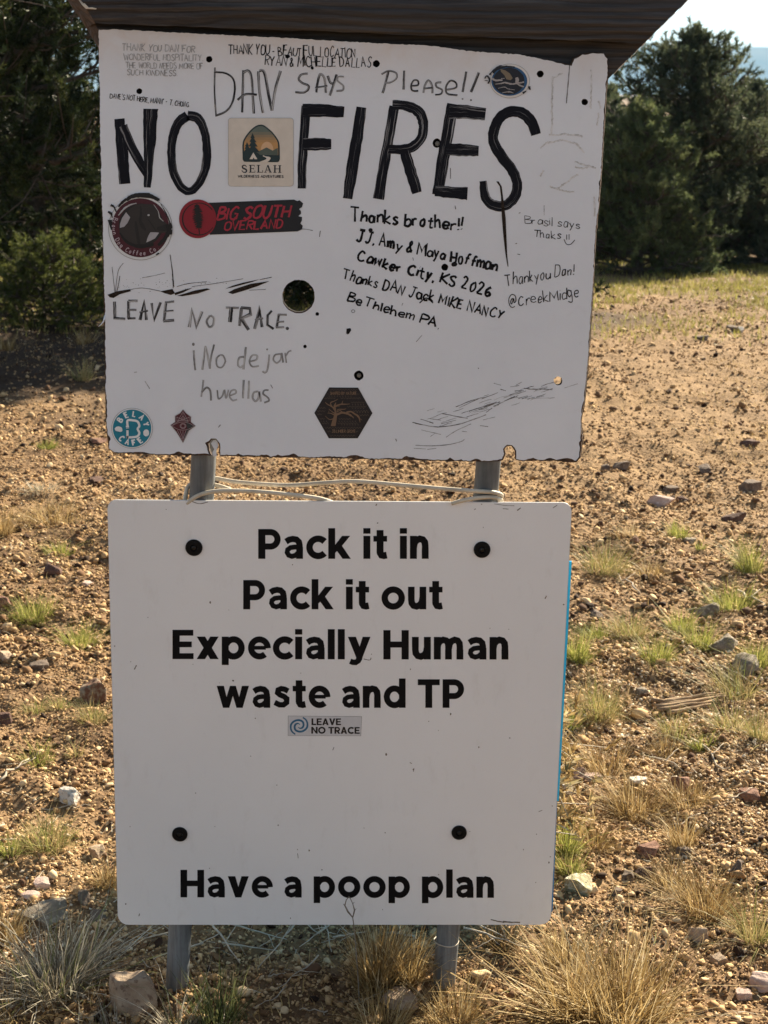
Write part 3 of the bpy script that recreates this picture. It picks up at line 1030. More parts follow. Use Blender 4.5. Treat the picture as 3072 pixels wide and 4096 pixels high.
B = Y_SIGN
for q, h in enumerate(core_holes):         # dark walls of the drilled holes
    w = to_plane(h, Y_SIGN); yb_ = Y_SIGN + (0.0115 if q < 2 else 0.0085)
    mb = MB()
    for i in range(len(w)):
        a, b = w[i], w[(i + 1) % len(w)]
        mb.face([(a[0], Y_SIGN + .0008, a[1]), (a[0], yb_, a[1]), (b[0], yb_, b[1]), (b[0], Y_SIGN + .0008, b[1])])
    mb.build('hole_wall', M['hole_dark'], board)
for c, r in BLIND:                         # dark bottoms of the blind holes
    ik = Ink(B + 0.0078, 0.0)
    ik.disc(c, r + 1.5, n=16).build('hole_bottom', M['hole_dark'], board)
for c, r in (((1750, 575), 9.5), ((1436, 1503), 9.0)):
    p = on_plane(c[0], c[1], B)
    mb = MB()
    rr_ = r * 0.00041
    mb.tube([p + Vector((0, 0.007, 0)), p + Vector((0, 0.0016, 0))], rr_, 6)
    mb.tube([p + Vector((0, 0.0016, 0)), p + Vector((0, 0.0004, 0))], [rr_ * 0.75, rr_ * 0.45], 10)
    mb.build('bolt', M['bolt'], board)

Z1 = Z(370, 80, 900); Z2 = Z(1170, 80, 1300); Z3 = Z(370, 730, 1000); Z4 = Z(1300, 780, 1120); Z5 = Z(370, 1330, 1200); Z6 = Z(1450, 1330, 1000)

# --- NO FIRES in broad brush strokes
RG = 0.07
NOF = [
    ([(198, 728), (212, 880), (226, 1040), (238, 1208)], [66, 70, 74, 68], Z1), ([(222, 780), (290, 940), (350, 1050), (412, 1150)], [62, 60, 56, 50], Z1),
    ([(428, 655), (424, 830), (414, 1040), (404, 1235)], [98, 84, 62, 44], Z1),
    ([(700, 705), (775, 725), (822, 810), (842, 930), (838, 1060), (800, 1180), (725, 1262), (655, 1232), (600, 1130), (582, 1000), (592, 870), (632, 760), (700, 705)], [64, 62, 52, 54, 56, 52, 50, 54, 52, 54, 56, 62, 64], Z1),
    ([(70, 438), (58, 600), (50, 740), (48, 860)], [42, 42, 40, 38], Z2), ([(52, 462), (160, 462), (263, 470)], [62, 56, 48], Z2), ([(56, 634), (130, 634), (198, 634)], [52, 56, 46], Z2),
    ([(352, 445), (330, 600), (304, 760), (282, 912)], [44, 50, 52, 42], Z2),
    ([(520, 440), (490, 610), (462, 770), (438, 914)], [44, 44, 46, 50], Z2), ([(510, 432), (580, 438), (645, 470), (668, 535), (655, 605), (595, 655), (490, 660)], [40, 44, 48, 44, 42, 44, 40], Z2),
    ([(572, 668), (602, 770), (636, 882)], [46, 50, 44], Z2),
    ([(818, 428), (790, 590), (764, 740), (742, 892)], [52, 52, 54, 48], Z2), ([(800, 466), (890, 470), (985, 480)], [66, 62, 56], Z2), ([(785, 658), (870, 664), (950, 668)], [52, 56, 44], Z2), ([(728, 872), (810, 880), (893, 885)], [48, 52, 58], Z2),
    ([(1243, 585), (1222, 525), (1178, 478), (1118, 466), (1062, 496), (1030, 556), (1026, 622), (1064, 692), (1118, 762), (1146, 832), (1136, 898), (1088, 946), (1030, 946), (986, 908), (972, 822)], [46, 48, 50, 48, 46, 46, 46, 48, 46, 44, 46, 44, 46, 42, 30], Z2)]
_i = 0
for cnt in (3, 1, 3, 1, 3, 4, 1):               # N O F I R E S
    ik = Ink(B, 0.0004, 3 + _i)
    for pts, w, z in NOF[_i:_i + cnt]:
        ik.stroke(pts, [v * 1.14 for v in w], z, True, RG)
    _i += cnt
    ik.build('letter', M['marker'], board)

# --- DAN SAYS Please!!
ik = Ink(B, 0.0004, 5)
for pts, w, z in [
    ([(902, 350), (900, 530), (912, 712)], 12, Z1), ([(896, 384), (975, 390), (1035, 430), (1050, 510), (1030, 610), (985, 672), (908, 706)], 15, Z1),
    ([(1112, 370), (1108, 520), (1103, 682)], 17, Z1), ([(1112, 388), (1148, 374), (1172, 420), (1182, 560), (1189, 690)], 19, Z1), ([(1070, 590), (1130, 548), (1212, 552)], 17, Z1),
    ([(1222, 378), (1232, 530), (1257, 685)], 18, Z1), ([(1230, 375), (1266, 385), (1296, 540), (1324, 668)], 21, Z1), ([(1322, 668), (1346, 520), (1386, 375)], 20, Z1),
    ([(78, 274), (45, 279), (32, 302), (52, 322), (80, 334), (80, 354), (56, 370), (14, 368)], 11, Z2), ([(122, 370), (128, 320), (142, 276), (164, 300), (170, 372)], 12, Z2), ([(116, 346), (178, 336)], 9, Z2),
    ([(180, 285), (192, 318), (206, 324)], 12, Z2), ([(226, 278), (210, 330), (190, 386)], 13, Z2), ([(262, 290), (234, 291), (230, 311), (258, 334), (256, 358), (224, 362)], 10, Z2),
    ([(490, 262), (478, 310), (460, 373)], 12, Z2), ([(454, 277), (490, 260), (528, 270), (530, 298), (500, 318), (470, 320)], 9, Z2), ([(570, 258), (567, 355)], 12, Z2),
    ([(606, 336), (640, 332), (640, 311), (620, 308), (606, 334), (612, 360), (642, 362)], 10, Z2), ([(668, 372), (676, 335), (694, 308), (712, 336), (713, 374)], 11, Z2), ([(670, 350), (715, 345)], 9, Z2),
    ([(760, 318), (734, 322), (736, 341), (764, 356), (758, 378), (728, 382)], 10, Z2), ([(786, 356), (834, 346), (834, 320), (806, 310), (784, 340), (790, 376), (842, 384)], 10, Z2),
    ([(887, 263), (868, 368)], 11, Z2), ([(951, 268), (911, 368)], 13, Z2)]:
    ik.stroke(pts, w, z, True, 0.1)
for c in ((868, 403), (911, 409)): ik.disc(c, 5, 5, Z2, 10)
# LEAVE NO TRACE.
for pts, w in [
    ([(146, 790), (148, 905)], 20), ([(140, 900), (218, 905)], 17), ([(240, 785), (240, 905)], 20), ([(238, 785), (300, 785)], 17), ([(236, 845), (292, 845)], 15), ([(234, 902), (286, 900)], 15),
    ([(316, 912), (344, 790), (358, 912)], 20), ([(312, 862), (368, 850)], 12), ([(392, 800), (408, 912), (452, 795)], 17), ([(488, 790), (476, 922)], 19), ([(482, 795), (542, 790)], 15), ([(478, 856), (538, 850)], 12), ([(470, 920), (542, 914)], 19),
    ([(642, 960), (660, 848), (690, 955), (726, 855)], 21), ([(885, 830), (972, 832)], 15), ([(922, 828), (912, 926)], 26), ([(990, 830), (976, 952)], 21), ([(985, 830), (1045, 835), (1050, 875), (990, 902), (1036, 978)], 19),
    ([(1076, 972), (1112, 832), (1124, 960)], 21), ([(1078, 912), (1132, 900)], 14), ([(1190, 850), (1162, 880), (1160, 945), (1202, 972)], 16), ([(1238, 872), (1222, 962)], 18), ([(1232, 875), (1290, 877)], 14), ([(1226, 926), (1272, 922)], 11), ([(1216, 962), (1272, 960)], 15)]:
    ik.stroke(pts, w, Z3, False, 0.1)
ik.disc((1293, 968), 11, 11, Z3, 12)
ik.build('marker_lettering', M['marker_thin'], board)['kind'] = 'stuff'

# --- faded grey: No dejar huellas
ik = Ink(B, 0.0004, 6)
ik.stroke([(780, 882), (758, 920), (775, 958), (800, 945), (805, 900), (782, 882)], 15, Z3, True, 0.1)
ik.disc((558, 65), 8, 9, Z5, 10); ik.disc((966, 93), 5, 5, Z5, 8)
for pts, w in [([(560, 98), (563, 150), (569, 208)], 11), ([(607, 206), (616, 140), (626, 74)], 12), ([(626, 76), (640, 140), (650, 200)], 12), ([(648, 200), (655, 140), (672, 66)], 10),
               ([(704, 125), (686, 145), (690, 185), (715, 192), (734, 160), (722, 128), (704, 125)], 10), ([(848, 80), (842, 140), (834, 204)], 12), ([(840, 135), (812, 140), (804, 175), (818, 192), (836, 180)], 11),
               ([(872, 160), (906, 150), (910, 128), (884, 126), (868, 160), (884, 188), (920, 184)], 10), ([(978, 122), (970, 190), (958, 220), (940, 214)], 10), ([(1040, 118), (1010, 124), (1000, 150), (1018, 168), (1040, 150), (1046, 112)], 10),
               ([(1046, 112), (1054, 166)], 10), ([(1066, 112), (1072, 168)], 9), ([(1070, 130), (1084, 106), (1100, 100)], 8),
               ([(614, 262), (608, 310), (602, 356)], 10), ([(604, 330), (630, 304), (650, 320), (656, 376)], 11), ([(690, 318), (696, 366), (718, 350), (730, 318), (738, 364), (752, 316)], 9),
               ([(760, 348), (792, 336), (790, 318), (768, 322), (758, 350), (774, 376), (800, 370)], 9), ([(836, 262), (832, 364)], 11), ([(866, 266), (862, 366)], 11),
               ([(914, 326), (892, 332), (886, 362), (902, 380), (918, 362), (922, 326), (930, 382)], 11), ([(974, 318), (950, 320), (944, 340), (966, 356), (976, 376), (950, 388)], 10), ([(985, 288), (996, 308)], 5)]:
    ik.stroke(pts, w, Z5, True, 0.12)
ik.build('faded_lettering', M['marker_fade'], board)['kind'] = 'stuff'

# --- thank-you notes
ik = Ink(B, 0.0004, 8)
hand(ik, 'Thanks brother!!', (152, 152), (808, 208), 74, 13, Z4, 0.07)
hand(ik, 'JJ, Amy & Maya Hoffman', (185, 272), (1012, 452), 64, 13, Z4, 0.08)
hand(ik, 'Cawker City, KS 2026', (190, 388), (978, 598), 62, 13.5, Z4, 0.08)
hand(ik, 'Thanks DAN Jack MIKE NANCY', (100, 498), (1050, 738), 58, 10, Z4, 0.08)
hand(ik, 'BeThlehem PA.', (130, 628), (672, 792), 54, 10.5, Z4, 0.08)
ik.disc((270, 208), 13, 12, Z4, 12); ik.disc((766, 410), 18, 15, Z4, 12, wob=0.1)
ik.poly([(128, 792), (150, 788), (156, 800), (140, 824), (126, 820)], Z4)
ik.stroke([(560, 640), (600, 610), (640, 640)], 7, Z4)
ik.build('thank_you_note', M['pen'], board)['kind'] = 'stuff'
ik = Ink(B, 0.0004, 9)
hand(ik, 'Brasil says', (1185, 168), (1508, 196), 48, 4.4, Z4, 0.09)
hand(ik, 'Thaks', (1235, 246), (1392, 260), 40, 4.4, Z4, 0.09)
ik.stroke([(1432, 234), (1432, 264)], 4, Z4); ik.stroke([(1446, 232), (1446, 264)], 4, Z4); ik.stroke([(1416, 262), (1430, 290), (1455, 292), (1480, 266)], 4, Z4)
hand(ik, 'Thankyou Dan!', (1072, 540), (1472, 470), 64, 5.6, Z4, 0.09, slant=0.12)
hand(ik, '@CreekMidge', (1090, 665), (1502, 600), 64, 5.6, Z4, 0.09, slant=0.1)
hand(ik, 'THANK YOU - BEAUTIFUL LOCATION', (915, 214), (1420, 232), 38, 3.9, N0, 0.07)
hand(ik, 'RYAN & MICHELLE DALLAS', (1060, 262), (1484, 269), 37, 3.9, N0, 0.07)
ik.disc((1150, 226), 9, 8, N0, 12, wob=0.1); ik.disc((1249, 272), 6, 7, N0, 12, wob=0.1)
hand(ik, "DAVE'S NOT HERE, MANN\" - T. CHONG", (440, 392), (754, 428), 20, 2.8, N0, 0.06)
ik.build('thin_pen_note', M['pen'], board)['kind'] = 'stuff'
ik = Ink(B, 0.0004, 10)
hand(ik, 'THANK YOU DAN FOR', (488, 202), (780, 210), 27, 3.7, N0, 0.05)
hand(ik, 'WONDERFUL HOSPITALITY.', (496, 240), (812, 244), 25, 3.4, N0, 0.05)
hand(ik, 'THE WORLD NEEDS MORE OF', (503, 272), (812, 276), 22, 3.3, N0, 0.05)
hand(ik, 'SUCH KINDNESS.', (508, 300), (710, 304), 22, 3.4, N0, 0.05)
ik.build('pencil_note', M['pencil'], board)['kind'] = 'stuff'
ik = Ink(B, 0.0003, 15)
# ghost outlines of lettering that came off
for pts in ([(1325, 290), (1324, 440), (1322, 590)], [(1308, 590), (1390, 582), (1482, 592)], [(1262, 655), (1300, 625), (1380, 612), (1450, 630), (1490, 680)], [(1440, 720), (1480, 735), (1550, 755)], [(1460, 790), (1425, 810), (1350, 862)], [(1262, 795), (1280, 765)],
            [(1520, 250), (1528, 330), (1522, 450)], [(1560, 410), (1575, 450)], [(1440, 745), (1475, 760), (1520, 745)], [(1310, 850), (1380, 872), (1440, 876)], [(1330, 300), (1380, 270)], [(1540, 900), (1545, 1000)], [(1560, 470), (1556, 540)]):
    ik.stroke([(p[0] + ik.r.uniform(-3, 3), p[1] + ik.r.uniform(-3, 3)) for p in subdivide(pts + pts[::-1], 22)[:len(subdivide(pts + pts[::-1], 22)) // 2]], 9, Z2, True, 0.5)
ik.build('adhesive_residue', M['ghost'], board)['kind'] = 'stuff'

# --- cracks, gouges, scratches
ik = Ink(B, 0.0006, 12)
ik.poly([(1040, 824), (1052, 824), (1068, 850), (1078, 930), (1088, 1010), (1092, 1100), (1096, 1200), (1102, 1258), (1098, 1258), (1086, 1190), (1076, 1100), (1068, 1000), (1064, 900), (1058, 850)], Z2)
for pl in ([(100, 745), (160, 722), (245, 708), (258, 720), (180, 742), (140, 766), (115, 762)], [(450, 722), (530, 706), (548, 735), (520, 746), (480, 735)], [(545, 732), (620, 708), (665, 698), (600, 730), (548, 748)],
           [(560, 752), (680, 716), (760, 702), (782, 708), (700, 736), (600, 754)], [(880, 706), (930, 684), (1000, 664), (1110, 642), (1060, 660), (930, 695)], [(900, 730), (940, 708), (1050, 672), (1175, 654), (1100, 686), (1010, 716), (930, 740)]):
    ik.poly(pl, Z3)
for pts, w in [([(205, 535), (170, 590), (150, 740)], 3), ([(130, 560), (140, 650), (150, 740)], 3), ([(182, 620), (170, 690), (155, 740)], 4), ([(515, 478), (530, 590), (540, 690)], 5), ([(530, 600), (536, 700)], 4), ([(240, 712), (330, 700), (450, 720)], 3),
               ([(560, 690), (640, 670), (760, 658)], 3), ([(660, 690), (800, 672), (1000, 638)], 3), ([(1110, 645), (1190, 628)], 4), ([(1390, 308), (1420, 310), (1462, 318)], 3), ([(1512, 320), (1506, 360)], 4), ([(330, 632), (400, 620), (480, 600)], 2.5), ([(1040, 715), (1150, 708)], 2.5)]:
    ik.stroke(pts, w, Z3, True, 0.4)
sr = random.Random(2)
for _ in range(60):
    x = sr.uniform(150, 900); y = 690 + sr.gauss(0, 22) - 0.04 * (x - 150)
    ik.disc((x, y), sr.uniform(1, 3.5), sr.uniform(1, 2.5), Z3, 6)
ik.build('gouge', M['gouge'], board)['kind'] = 'stuff'
ik = Ink(B, 0.0004, 13)
for pts, w in [([(870, 336), (920, 350)], 3), ([(915, 376), (950, 386)], 4), ([(1020, 348), (1058, 328)], 3), ([(1070, 370), (1130, 376), (1210, 376), (1260, 380)], 5), ([(1340, 368), (1428, 340)], 3), ([(620, 494), (720, 452), (810, 428)], 4), ([(790, 440), (900, 398)], 4),
               ([(708, 522), (800, 492), (890, 462)], 5), ([(770, 512), (860, 478), (912, 460)], 4), ([(870, 490), (930, 462), (1010, 424)], 5), ([(528, 538), (600, 552), (698, 570)], 5), ([(690, 560), (770, 536)], 4), ([(332, 596), (400, 612), (500, 626), (640, 608), (760, 568), (820, 546)], 5),
               ([(386, 574), (470, 602)], 5), ([(440, 570), (520, 582)], 3), ([(554, 694), (620, 652), (720, 606)], 4), ([(390, 646), (520, 676)], 3), ([(352, 748), (460, 752), (580, 742), (655, 722), (676, 708)], 4), ([(430, 776), (490, 768)], 3), ([(780, 618), (834, 624)], 3), ([(980, 360), (1040, 352)], 3),
               ([(1010, 388), (1070, 384)], 4), ([(660, 655), (694, 658)], 3), ([(520, 606), (620, 582)], 2.5), ([(640, 500), (770, 440)], 2.5), ([(820, 530), (860, 500)], 4), ([(800, 580), (880, 560)], 2.5), ([(1240, 436), (1276, 432)], 3), ([(450, 690), (480, 670)], 2.5), ([(340, 768), (420, 772)], 2.5), ([(1020, 430), (1100, 436), (1240, 434)], 2)]:
    ik.stroke(pts, w, Z6, True, 0.5)
for _ in range(46):
    t = sr.random(); x = 420 + 800 * t; y = 600 - 230 * t + sr.gauss(0, 32); l = sr.uniform(25, 90)
    ik.stroke([(x, y), (x + l * 0.5, y - l * 0.18 + sr.uniform(-4, 4)), (x + l, y - l * 0.32)], sr.uniform(1.5, 3), Z6, True, 0.5)
for pts, w, z in [([(290, 268), (316, 310)], 4, Z5), ([(230, 220), (246, 218)], 3, Z5), ([(695, 524), (708, 510)], 5, Z5), ([(1405, 0), (1412, 8)], 8, Z5), ([(1415, 228), (1398, 425)], 4, Z2), ([(806, 755), (806, 810)], 3, Z2), ([(830, 950), (834, 965)], 3, Z2), ([(1298, 60), (1298, 120)], 2.5, Z4),
                  ([(520, 370), (524, 388)], 3, Z4), ([(462, 640), (455, 656)], 4, Z4), ([(770, 62), (774, 84)], 3, Z4), ([(766, 234), (772, 240)], 5, Z6), ([(220, 705), (226, 722)], 5, Z6), ([(1128, 288), (1138, 286)], 5, Z4), ([(1140, 350), (1156, 353)], 4, Z4), ([(1148, 108), (1158, 104)], 4, Z4), ([(540, 870), (575, 830)], 3, Z4)]:
    ik.stroke(pts, w, z, False, 0.3)
ik.disc((167, 688), 12, 10, Z4, 16, hole=0.7)
ik.build('scratch_mark', M['scratch'], board)['kind'] = 'stuff'
# pale tongue of paint below the left notch and loose curl of laminate at the left edge
mb = MB()
q = [on_plane(*p, B - 0.0) for p in ((842, 1776), (852, 1764), (868, 1768), (873, 1785), (862, 1806), (866, 1826), (850, 1828), (848, 1812), (856, 1800))]
mb.face([(p.x, B + 0.005, p.z) for p in q])
mb.build('paint_drip', M['white'], board)
mb = MB()
mb.tube([on_plane(420, 1262, B), on_plane(414, 1285, B - .002), on_plane(404, 1298, B - .004), on_plane(394, 1306, B - .006)], [.0014, .0012, .0009, .0004], 5)
mb.build('laminate_curl', M['white'], board, True)

# ------------------------------------------------------------------ stickers
def col(name, c, rough=0.45):
    return plain(name, c, rough, 0, 0.4, 0.06, 50)


def sticker(label, build_base, mat):
    ik = Ink(B, 0.0007)
    build_base(ik)
    o = ik.build('sticker', mat, board)
    o['label'] = label
    return o


def print_part(parent, name, mat, lift, draw, seed=1):
    ik = Ink(B, lift, seed)
    draw(ik)
    me_o = ik.mb.build(name, mat, None)
    me_o.parent = parent
    me_o.matrix_parent_inverse = Matrix.Identity(4)
    me_o.data.transform(Matrix.Translation(-BOARD_ORIGIN))
    return me_o


# sunrise camp sticker
ZS = Z(910, 460, 280)
edge = col('sticker_edge_grey', (0.30, 0.29, 0.28))
cream = col('cream_vinyl', (0.66, 0.60, 0.52))
deep = col('deep_green_print', (0.012, 0.032, 0.036))
s = sticker('square cream sticker with a sunrise, pines and tent, lettered SELAH', lambda k: k.poly([(18 + (p[0] - 18) * 1.0, p[1]) for p in rrect(16, 68, 1566, 1690, 70)], ZS), edge)
print_part(s, 'backing', cream, 0.0009, lambda k: k.poly(rrect(24, 76, 1560, 1686, 66), ZS))
ARCH = catmull([(800, 225), (870, 245), (960, 310), (1060, 400), (1150, 510), (1215, 620), (1236, 740), (1243, 1040)], 4) + [(1225, 1095), (1190, 1118), (430, 1110), (385, 1095), (360, 1050)] + catmull([(352, 740), (370, 620), (420, 520), (500, 410), (600, 310), (690, 250), (750, 230)], 4)
INNER = [(800 + (p[0] - 800) * 0.915, 700 + (p[1] - 700) * 0.925) for p in ARCH]
print_part(s, 'arch_border', deep, 0.0011, lambda k: k.poly(ARCH, ZS))
g0, g1 = (0.12, 0.15, 0.125), (0.50, 0.27, 0.10)
bands = [240, 400, 470, 530, 590, 650, 720, 955]
for i in range(7):
    f = max(0, min(1, (i - 0.3) / 4.5))
    cc = [g0[q] * (1 - f) + g1[q] * f for q in range(3)]
    pl = clip_y(INNER, bands[i], bands[i + 1])
    print_part(s, 'sky_band', col('sunrise_band', cc), 0.0013, lambda k: k.poly(pl, ZS))
print_part(s, 'sun', col('sunrise_peach', (0.66, 0.42, 0.24)), 0.0015, lambda k: k.poly([(790 + 150 - 150 * math.cos(math.pi * q / 16) * 1.02, 850 - 218 * math.sin(math.pi * q / 16)) for q in range(17)], ZS))
print_part(s, 'mountain', col('hill_green', (0.085, 0.11, 0.09)), 0.0017, lambda k: (k.poly([(690, 900), (760, 850), (930, 768), (1070, 842), (1192, 778), (1196, 945), (740, 945)], ZS)))
PINE = [(595, 430), (650, 548), (622, 545), (688, 642), (645, 640), (718, 746), (655, 748), (760, 872), (700, 880), (770, 945), (1200, 948), (1220, 1100), (400, 1105), (368, 1000), (392, 860), (440, 800), (405, 805), (440, 740), (415, 740), (440, 700), (465, 640), (505, 720), (500, 745), (530, 790), (555, 745), (505, 742), (560, 640), (525, 635), (570, 548), (545, 545)]
print_part(s, 'pine_silhouette', deep, 0.0019, lambda k: k.poly(PINE, ZS))
print_part(s, 'tent', cream, 0.0021, lambda k: k.poly([(615, 885), (712, 1046), (642, 1046), (622, 1005), (600, 1046), (524, 1046)], ZS))
print_part(s, 'winding_path', cream, 0.0021, lambda k: k.poly(catmull([(850, 950), (900, 975), (1000, 992), (1024, 1030), (990, 1080), (938, 1118)], 4) + catmull([(735, 1118), (860, 1072), (922, 1040), (910, 1008), (835, 975)], 4), ZS))


def selah(k):
    W = 34; w = 15
    k.stroke([(450, 1235), (430, 1200), (390, 1190), (356, 1215), (368, 1256), (420, 1280), (452, 1310), (440, 1350), (395, 1358), (352, 1335), (344, 1300)], [16, 20, 26, 32, 36, 38, 36, 30, 24, 18, 14], ZS)
    for x0 in (508,):
        k.stroke([(548, 1185), (548, 1362)], W, ZS, False); k.stroke([(508, 1190), (640, 1190)], w, ZS, False); k.stroke([(508, 1356), (655, 1356)], w, ZS, False); k.stroke([(548, 1270), (622, 1270)], w, ZS, False)
        k.stroke([(636, 1183), (640, 1228)], 11, ZS, False); k.stroke([(650, 1312), (655, 1362)], 11, ZS, False); k.stroke([(622, 1248), (622, 1295)], 10, ZS, False)
    k.stroke([(735, 1185), (735, 1362)], W, ZS, False); k.stroke([(694, 1190), (776, 1190)], w, ZS, False); k.stroke([(694, 1356), (838, 1356)], w, ZS, False); k.stroke([(832, 1305), (838, 1362)], 12, ZS, False)
    k.stroke([(955, 1186), (896, 1360)], 15, ZS, False); k.stroke([(955, 1186), (1020, 1360)], W, ZS, False); k.stroke([(915, 1305), (1000, 1305)], 13, ZS, False); k.stroke([(868, 1356), (930, 1356)], 13, ZS, False); k.stroke([(985, 1356), (1052, 1356)], 13, ZS, False)
    for x in (1124, 1240):
        k.stroke([(x, 1190), (x, 1366)], W, ZS, False); k.stroke([(x - 38, 1196), (x + 38, 1196)], 13, ZS, False); k.stroke([(x - 38, 1362), (x + 38, 1362)], 13, ZS, False)
    k.stroke([(1124, 1276), (1240, 1276)], 15, ZS, False)
    hand(k, 'WILDERNESS ADVENTURES', (252, 1480), (1325, 1486), 56, 13, ZS, 0.0, rough=0, gap=0.22, space=0.42)


print_part(s, 'lettering', col('navy_print', (0.012, 0.016, 0.026)), 0.0012, selah)

# round coffee sticker
ZD = Z(420, 740, 300)
s = sticker('round maroon coffee sticker with a dark dog, scribbled over with black marker', lambda k: k.disc((783, 950), 708, 712, ZD, 72), col('clear_vinyl_edge', (0.20, 0.20, 0.20)))
print_part(s, 'backing', col('greyish_vinyl', (0.66, 0.68, 0.69)), 0.0009, lambda k: k.disc((783, 950), 698, 702, ZD, 72))
maroon = col('maroon_print', (0.062, 0.007, 0.017)); coal = col('charcoal_print', (0.012, 0.012, 0.013)); pale = col('pale_print', (0.36, 0.35, 0.37))
print_part(s, 'border', maroon, 0.0011, lambda k: k.disc((785, 945), 636, 652, ZD, 64))
print_part(s, 'centre_disc', coal, 0.0013, lambda k: k.disc((800, 880), 492, 470, ZD, 48))
DOG = [(500, 600), (560, 520), (700, 425), (800, 420), (1040, 425), (1130, 500), (1190, 600), (1215, 720), (1330, 820), (1400, 880), (1410, 1030), (1260, 1060), (1100, 1040), (1000, 1045), (960, 1130), (910, 1250), (900, 1340), (740, 1330), (560, 1290), (420, 1200), (330, 1080), (320, 950), (430, 920), (500, 840), (560, 715)]
s_pp = print_part(s, 'pale_patch', pale, 0.0014, lambda k: (k.poly([(470, 600), (560, 715), (500, 840), (430, 920), (330, 950), (335, 860), (380, 730)], ZD), k.poly([(1010, 1040), (1200, 1050), (1110, 1180), (1010, 1230), (915, 1270), (950, 1140)], ZD)))
s_pp['kind'] = 'stuff'
print_part(s, 'dog_shape', col('dark_dog_print', (0.026, 0.022, 0.022)), 0.0015, lambda k: k.poly(DOG, ZD))
print_part(s, 'dog_shading', coal, 0.0017, lambda k: (k.stroke([(790, 470), (800, 640), (780, 780), (830, 900), (900, 1000)], [30, 50, 60, 90, 40], ZD), k.stroke([(680, 800), (700, 960), (740, 1200), (760, 1320)], [40, 70, 70, 50], ZD), k.stroke([(960, 760), (1060, 900), (1130, 1020)], [20, 30, 16], ZD), k.stroke([(1150, 960), (1260, 960), (1390, 930)], [60, 120, 150], ZD), k.disc((972, 662), 44, 26, ZD, 16)))
print_part(s, 'eye', col('eye_print', (0.42, 0.42, 0.42)), 0.0019, lambda k: (k.disc((968, 664), 26, 22, ZD, 14), k.stroke([(700, 400), (560, 440), (430, 520), (300, 670)], [20, 30, 34, 22], ZD, True, 0.3), k.stroke([(1080, 430), (1180, 580), (1215, 720), (1300, 800)], [10, 14, 22, 10], ZD, True, 0.3), k.stroke([(500, 230), (740, 216), (1000, 250), (1200, 350)], 10, ZD, True, 0.4)))
print_part(s, 'black_scribble', col('black_marker_scribble', (0.006, 0.006, 0.008)), 0.0021, lambda k: (
    k.stroke([(480, 330), (600, 250), (780, 225), (1000, 235), (1190, 330)], [70, 90, 100, 90, 70], ZD, True, 0.15), k.poly([(600, 205), (760, 170), (995, 172), (1000, 215), (1215, 300), (1210, 350), (1000, 290), (640, 260)], ZD),
    k.stroke([(300, 480), (400, 370), (480, 310)], [30, 60, 60], ZD, True, 0.2), k.poly([(62, 768), (160, 768), (165, 990), (135, 990)], ZD), k.stroke([(330, 1050), (450, 1220), (640, 1330), (860, 1350), (1080, 1310)], [30, 60, 70, 90, 60], ZD, True, 0.2),
    k.stroke([(1370, 870), (1420, 1000), (1330, 1180), (1180, 1330)], [60, 110, 90, 60], ZD, True, 0.2), k.poly([(1420, 1000), (1495, 980), (1490, 1090), (1410, 1100)], ZD), k.stroke([(1240, 420), (1340, 600), (1420, 780), (1470, 960)], [14, 20, 26, 60], ZD, True, 0.4),
    k.stroke([(130, 440), (200, 480), (250, 590)], [50, 40, 30], ZD, True, 0.4), k.stroke([(70, 590), (130, 620), (170, 720)], [40, 50, 24], ZD, True, 0.4), k.poly([(1120, 1540), (1180, 1490), (1215, 1515), (1150, 1545)], ZD)))


def arc_text(k, text, c, r, a0, a1, h, w, zf, inside=True):
    n = len(text)
    for i, ch in enumerate(text):
        if ch == ' ': continue
        a = math.radians(a0 + (a1 - a0) * i / (n - 1))
        cx, cy = c[0] + r * math.cos(a), c[1] + r * math.sin(a)
        st = glyph_strokes(ch)
        wd = max(p[0] for _, s_ in st for p in s_)
        up = (-math.cos(a), -math.sin(a)) if inside else (math.cos(a), math.sin(a))
        rt = (-up[1], up[0])
        for sm, pts in st:
            k.stroke([(cx + rt[0] * (p[0] - wd / 2) * h + up[0] * (p[1] - 0.5) * h, cy + rt[1] * (p[0] - wd / 2) * h + up[1] * (p[1] - 0.5) * h) for p in pts], w, zf, sm)


print_part(s, 'lettering', col('grey_pink_print', (0.45, 0.36, 0.40)), 0.0023, lambda k: arc_text(k, 'Brown Dog Coffee Co.', (785, 930), 575, 198, 50, 95, 15, ZD))

# red and black overland sticker
ZB = Z(700, 780, 530)
s = sticker('long black sticker with torn right end, red disc with a fir, lettered BIG SOUTH OVERLAND', lambda k: k.poly([(405, 97), (1490, 57), (1530, 75), (1560, 65), (1605, 105), (1590, 150), (1555, 175), (1575, 200), (1580, 230), (1545, 265), (1590, 275), (1590, 320), (1570, 355), (1600, 385), (1590, 430), (1535, 455), (435, 497)], ZB), col('black_vinyl', (0.007, 0.009, 0.014)))
red = col('deep_red_print', (0.25, 0.009, 0.022))
print_part(s, 'red_disc', red, 0.0010, lambda k: k.disc((285, 298), 233, 243, ZB, 48))
print_part(s, 'ring', col('black_ink_print', (0.008, 0.007, 0.009)), 0.0012, lambda k: k.stroke([(300 + 204 * math.cos(t), 300 + 200 * math.sin(t)) for t in np.linspace(0.55, 2 * math.pi - 0.62, 30)], [4 + 9 * abs(math.sin(t * 3)) + 4 for t in range(30)], ZB))


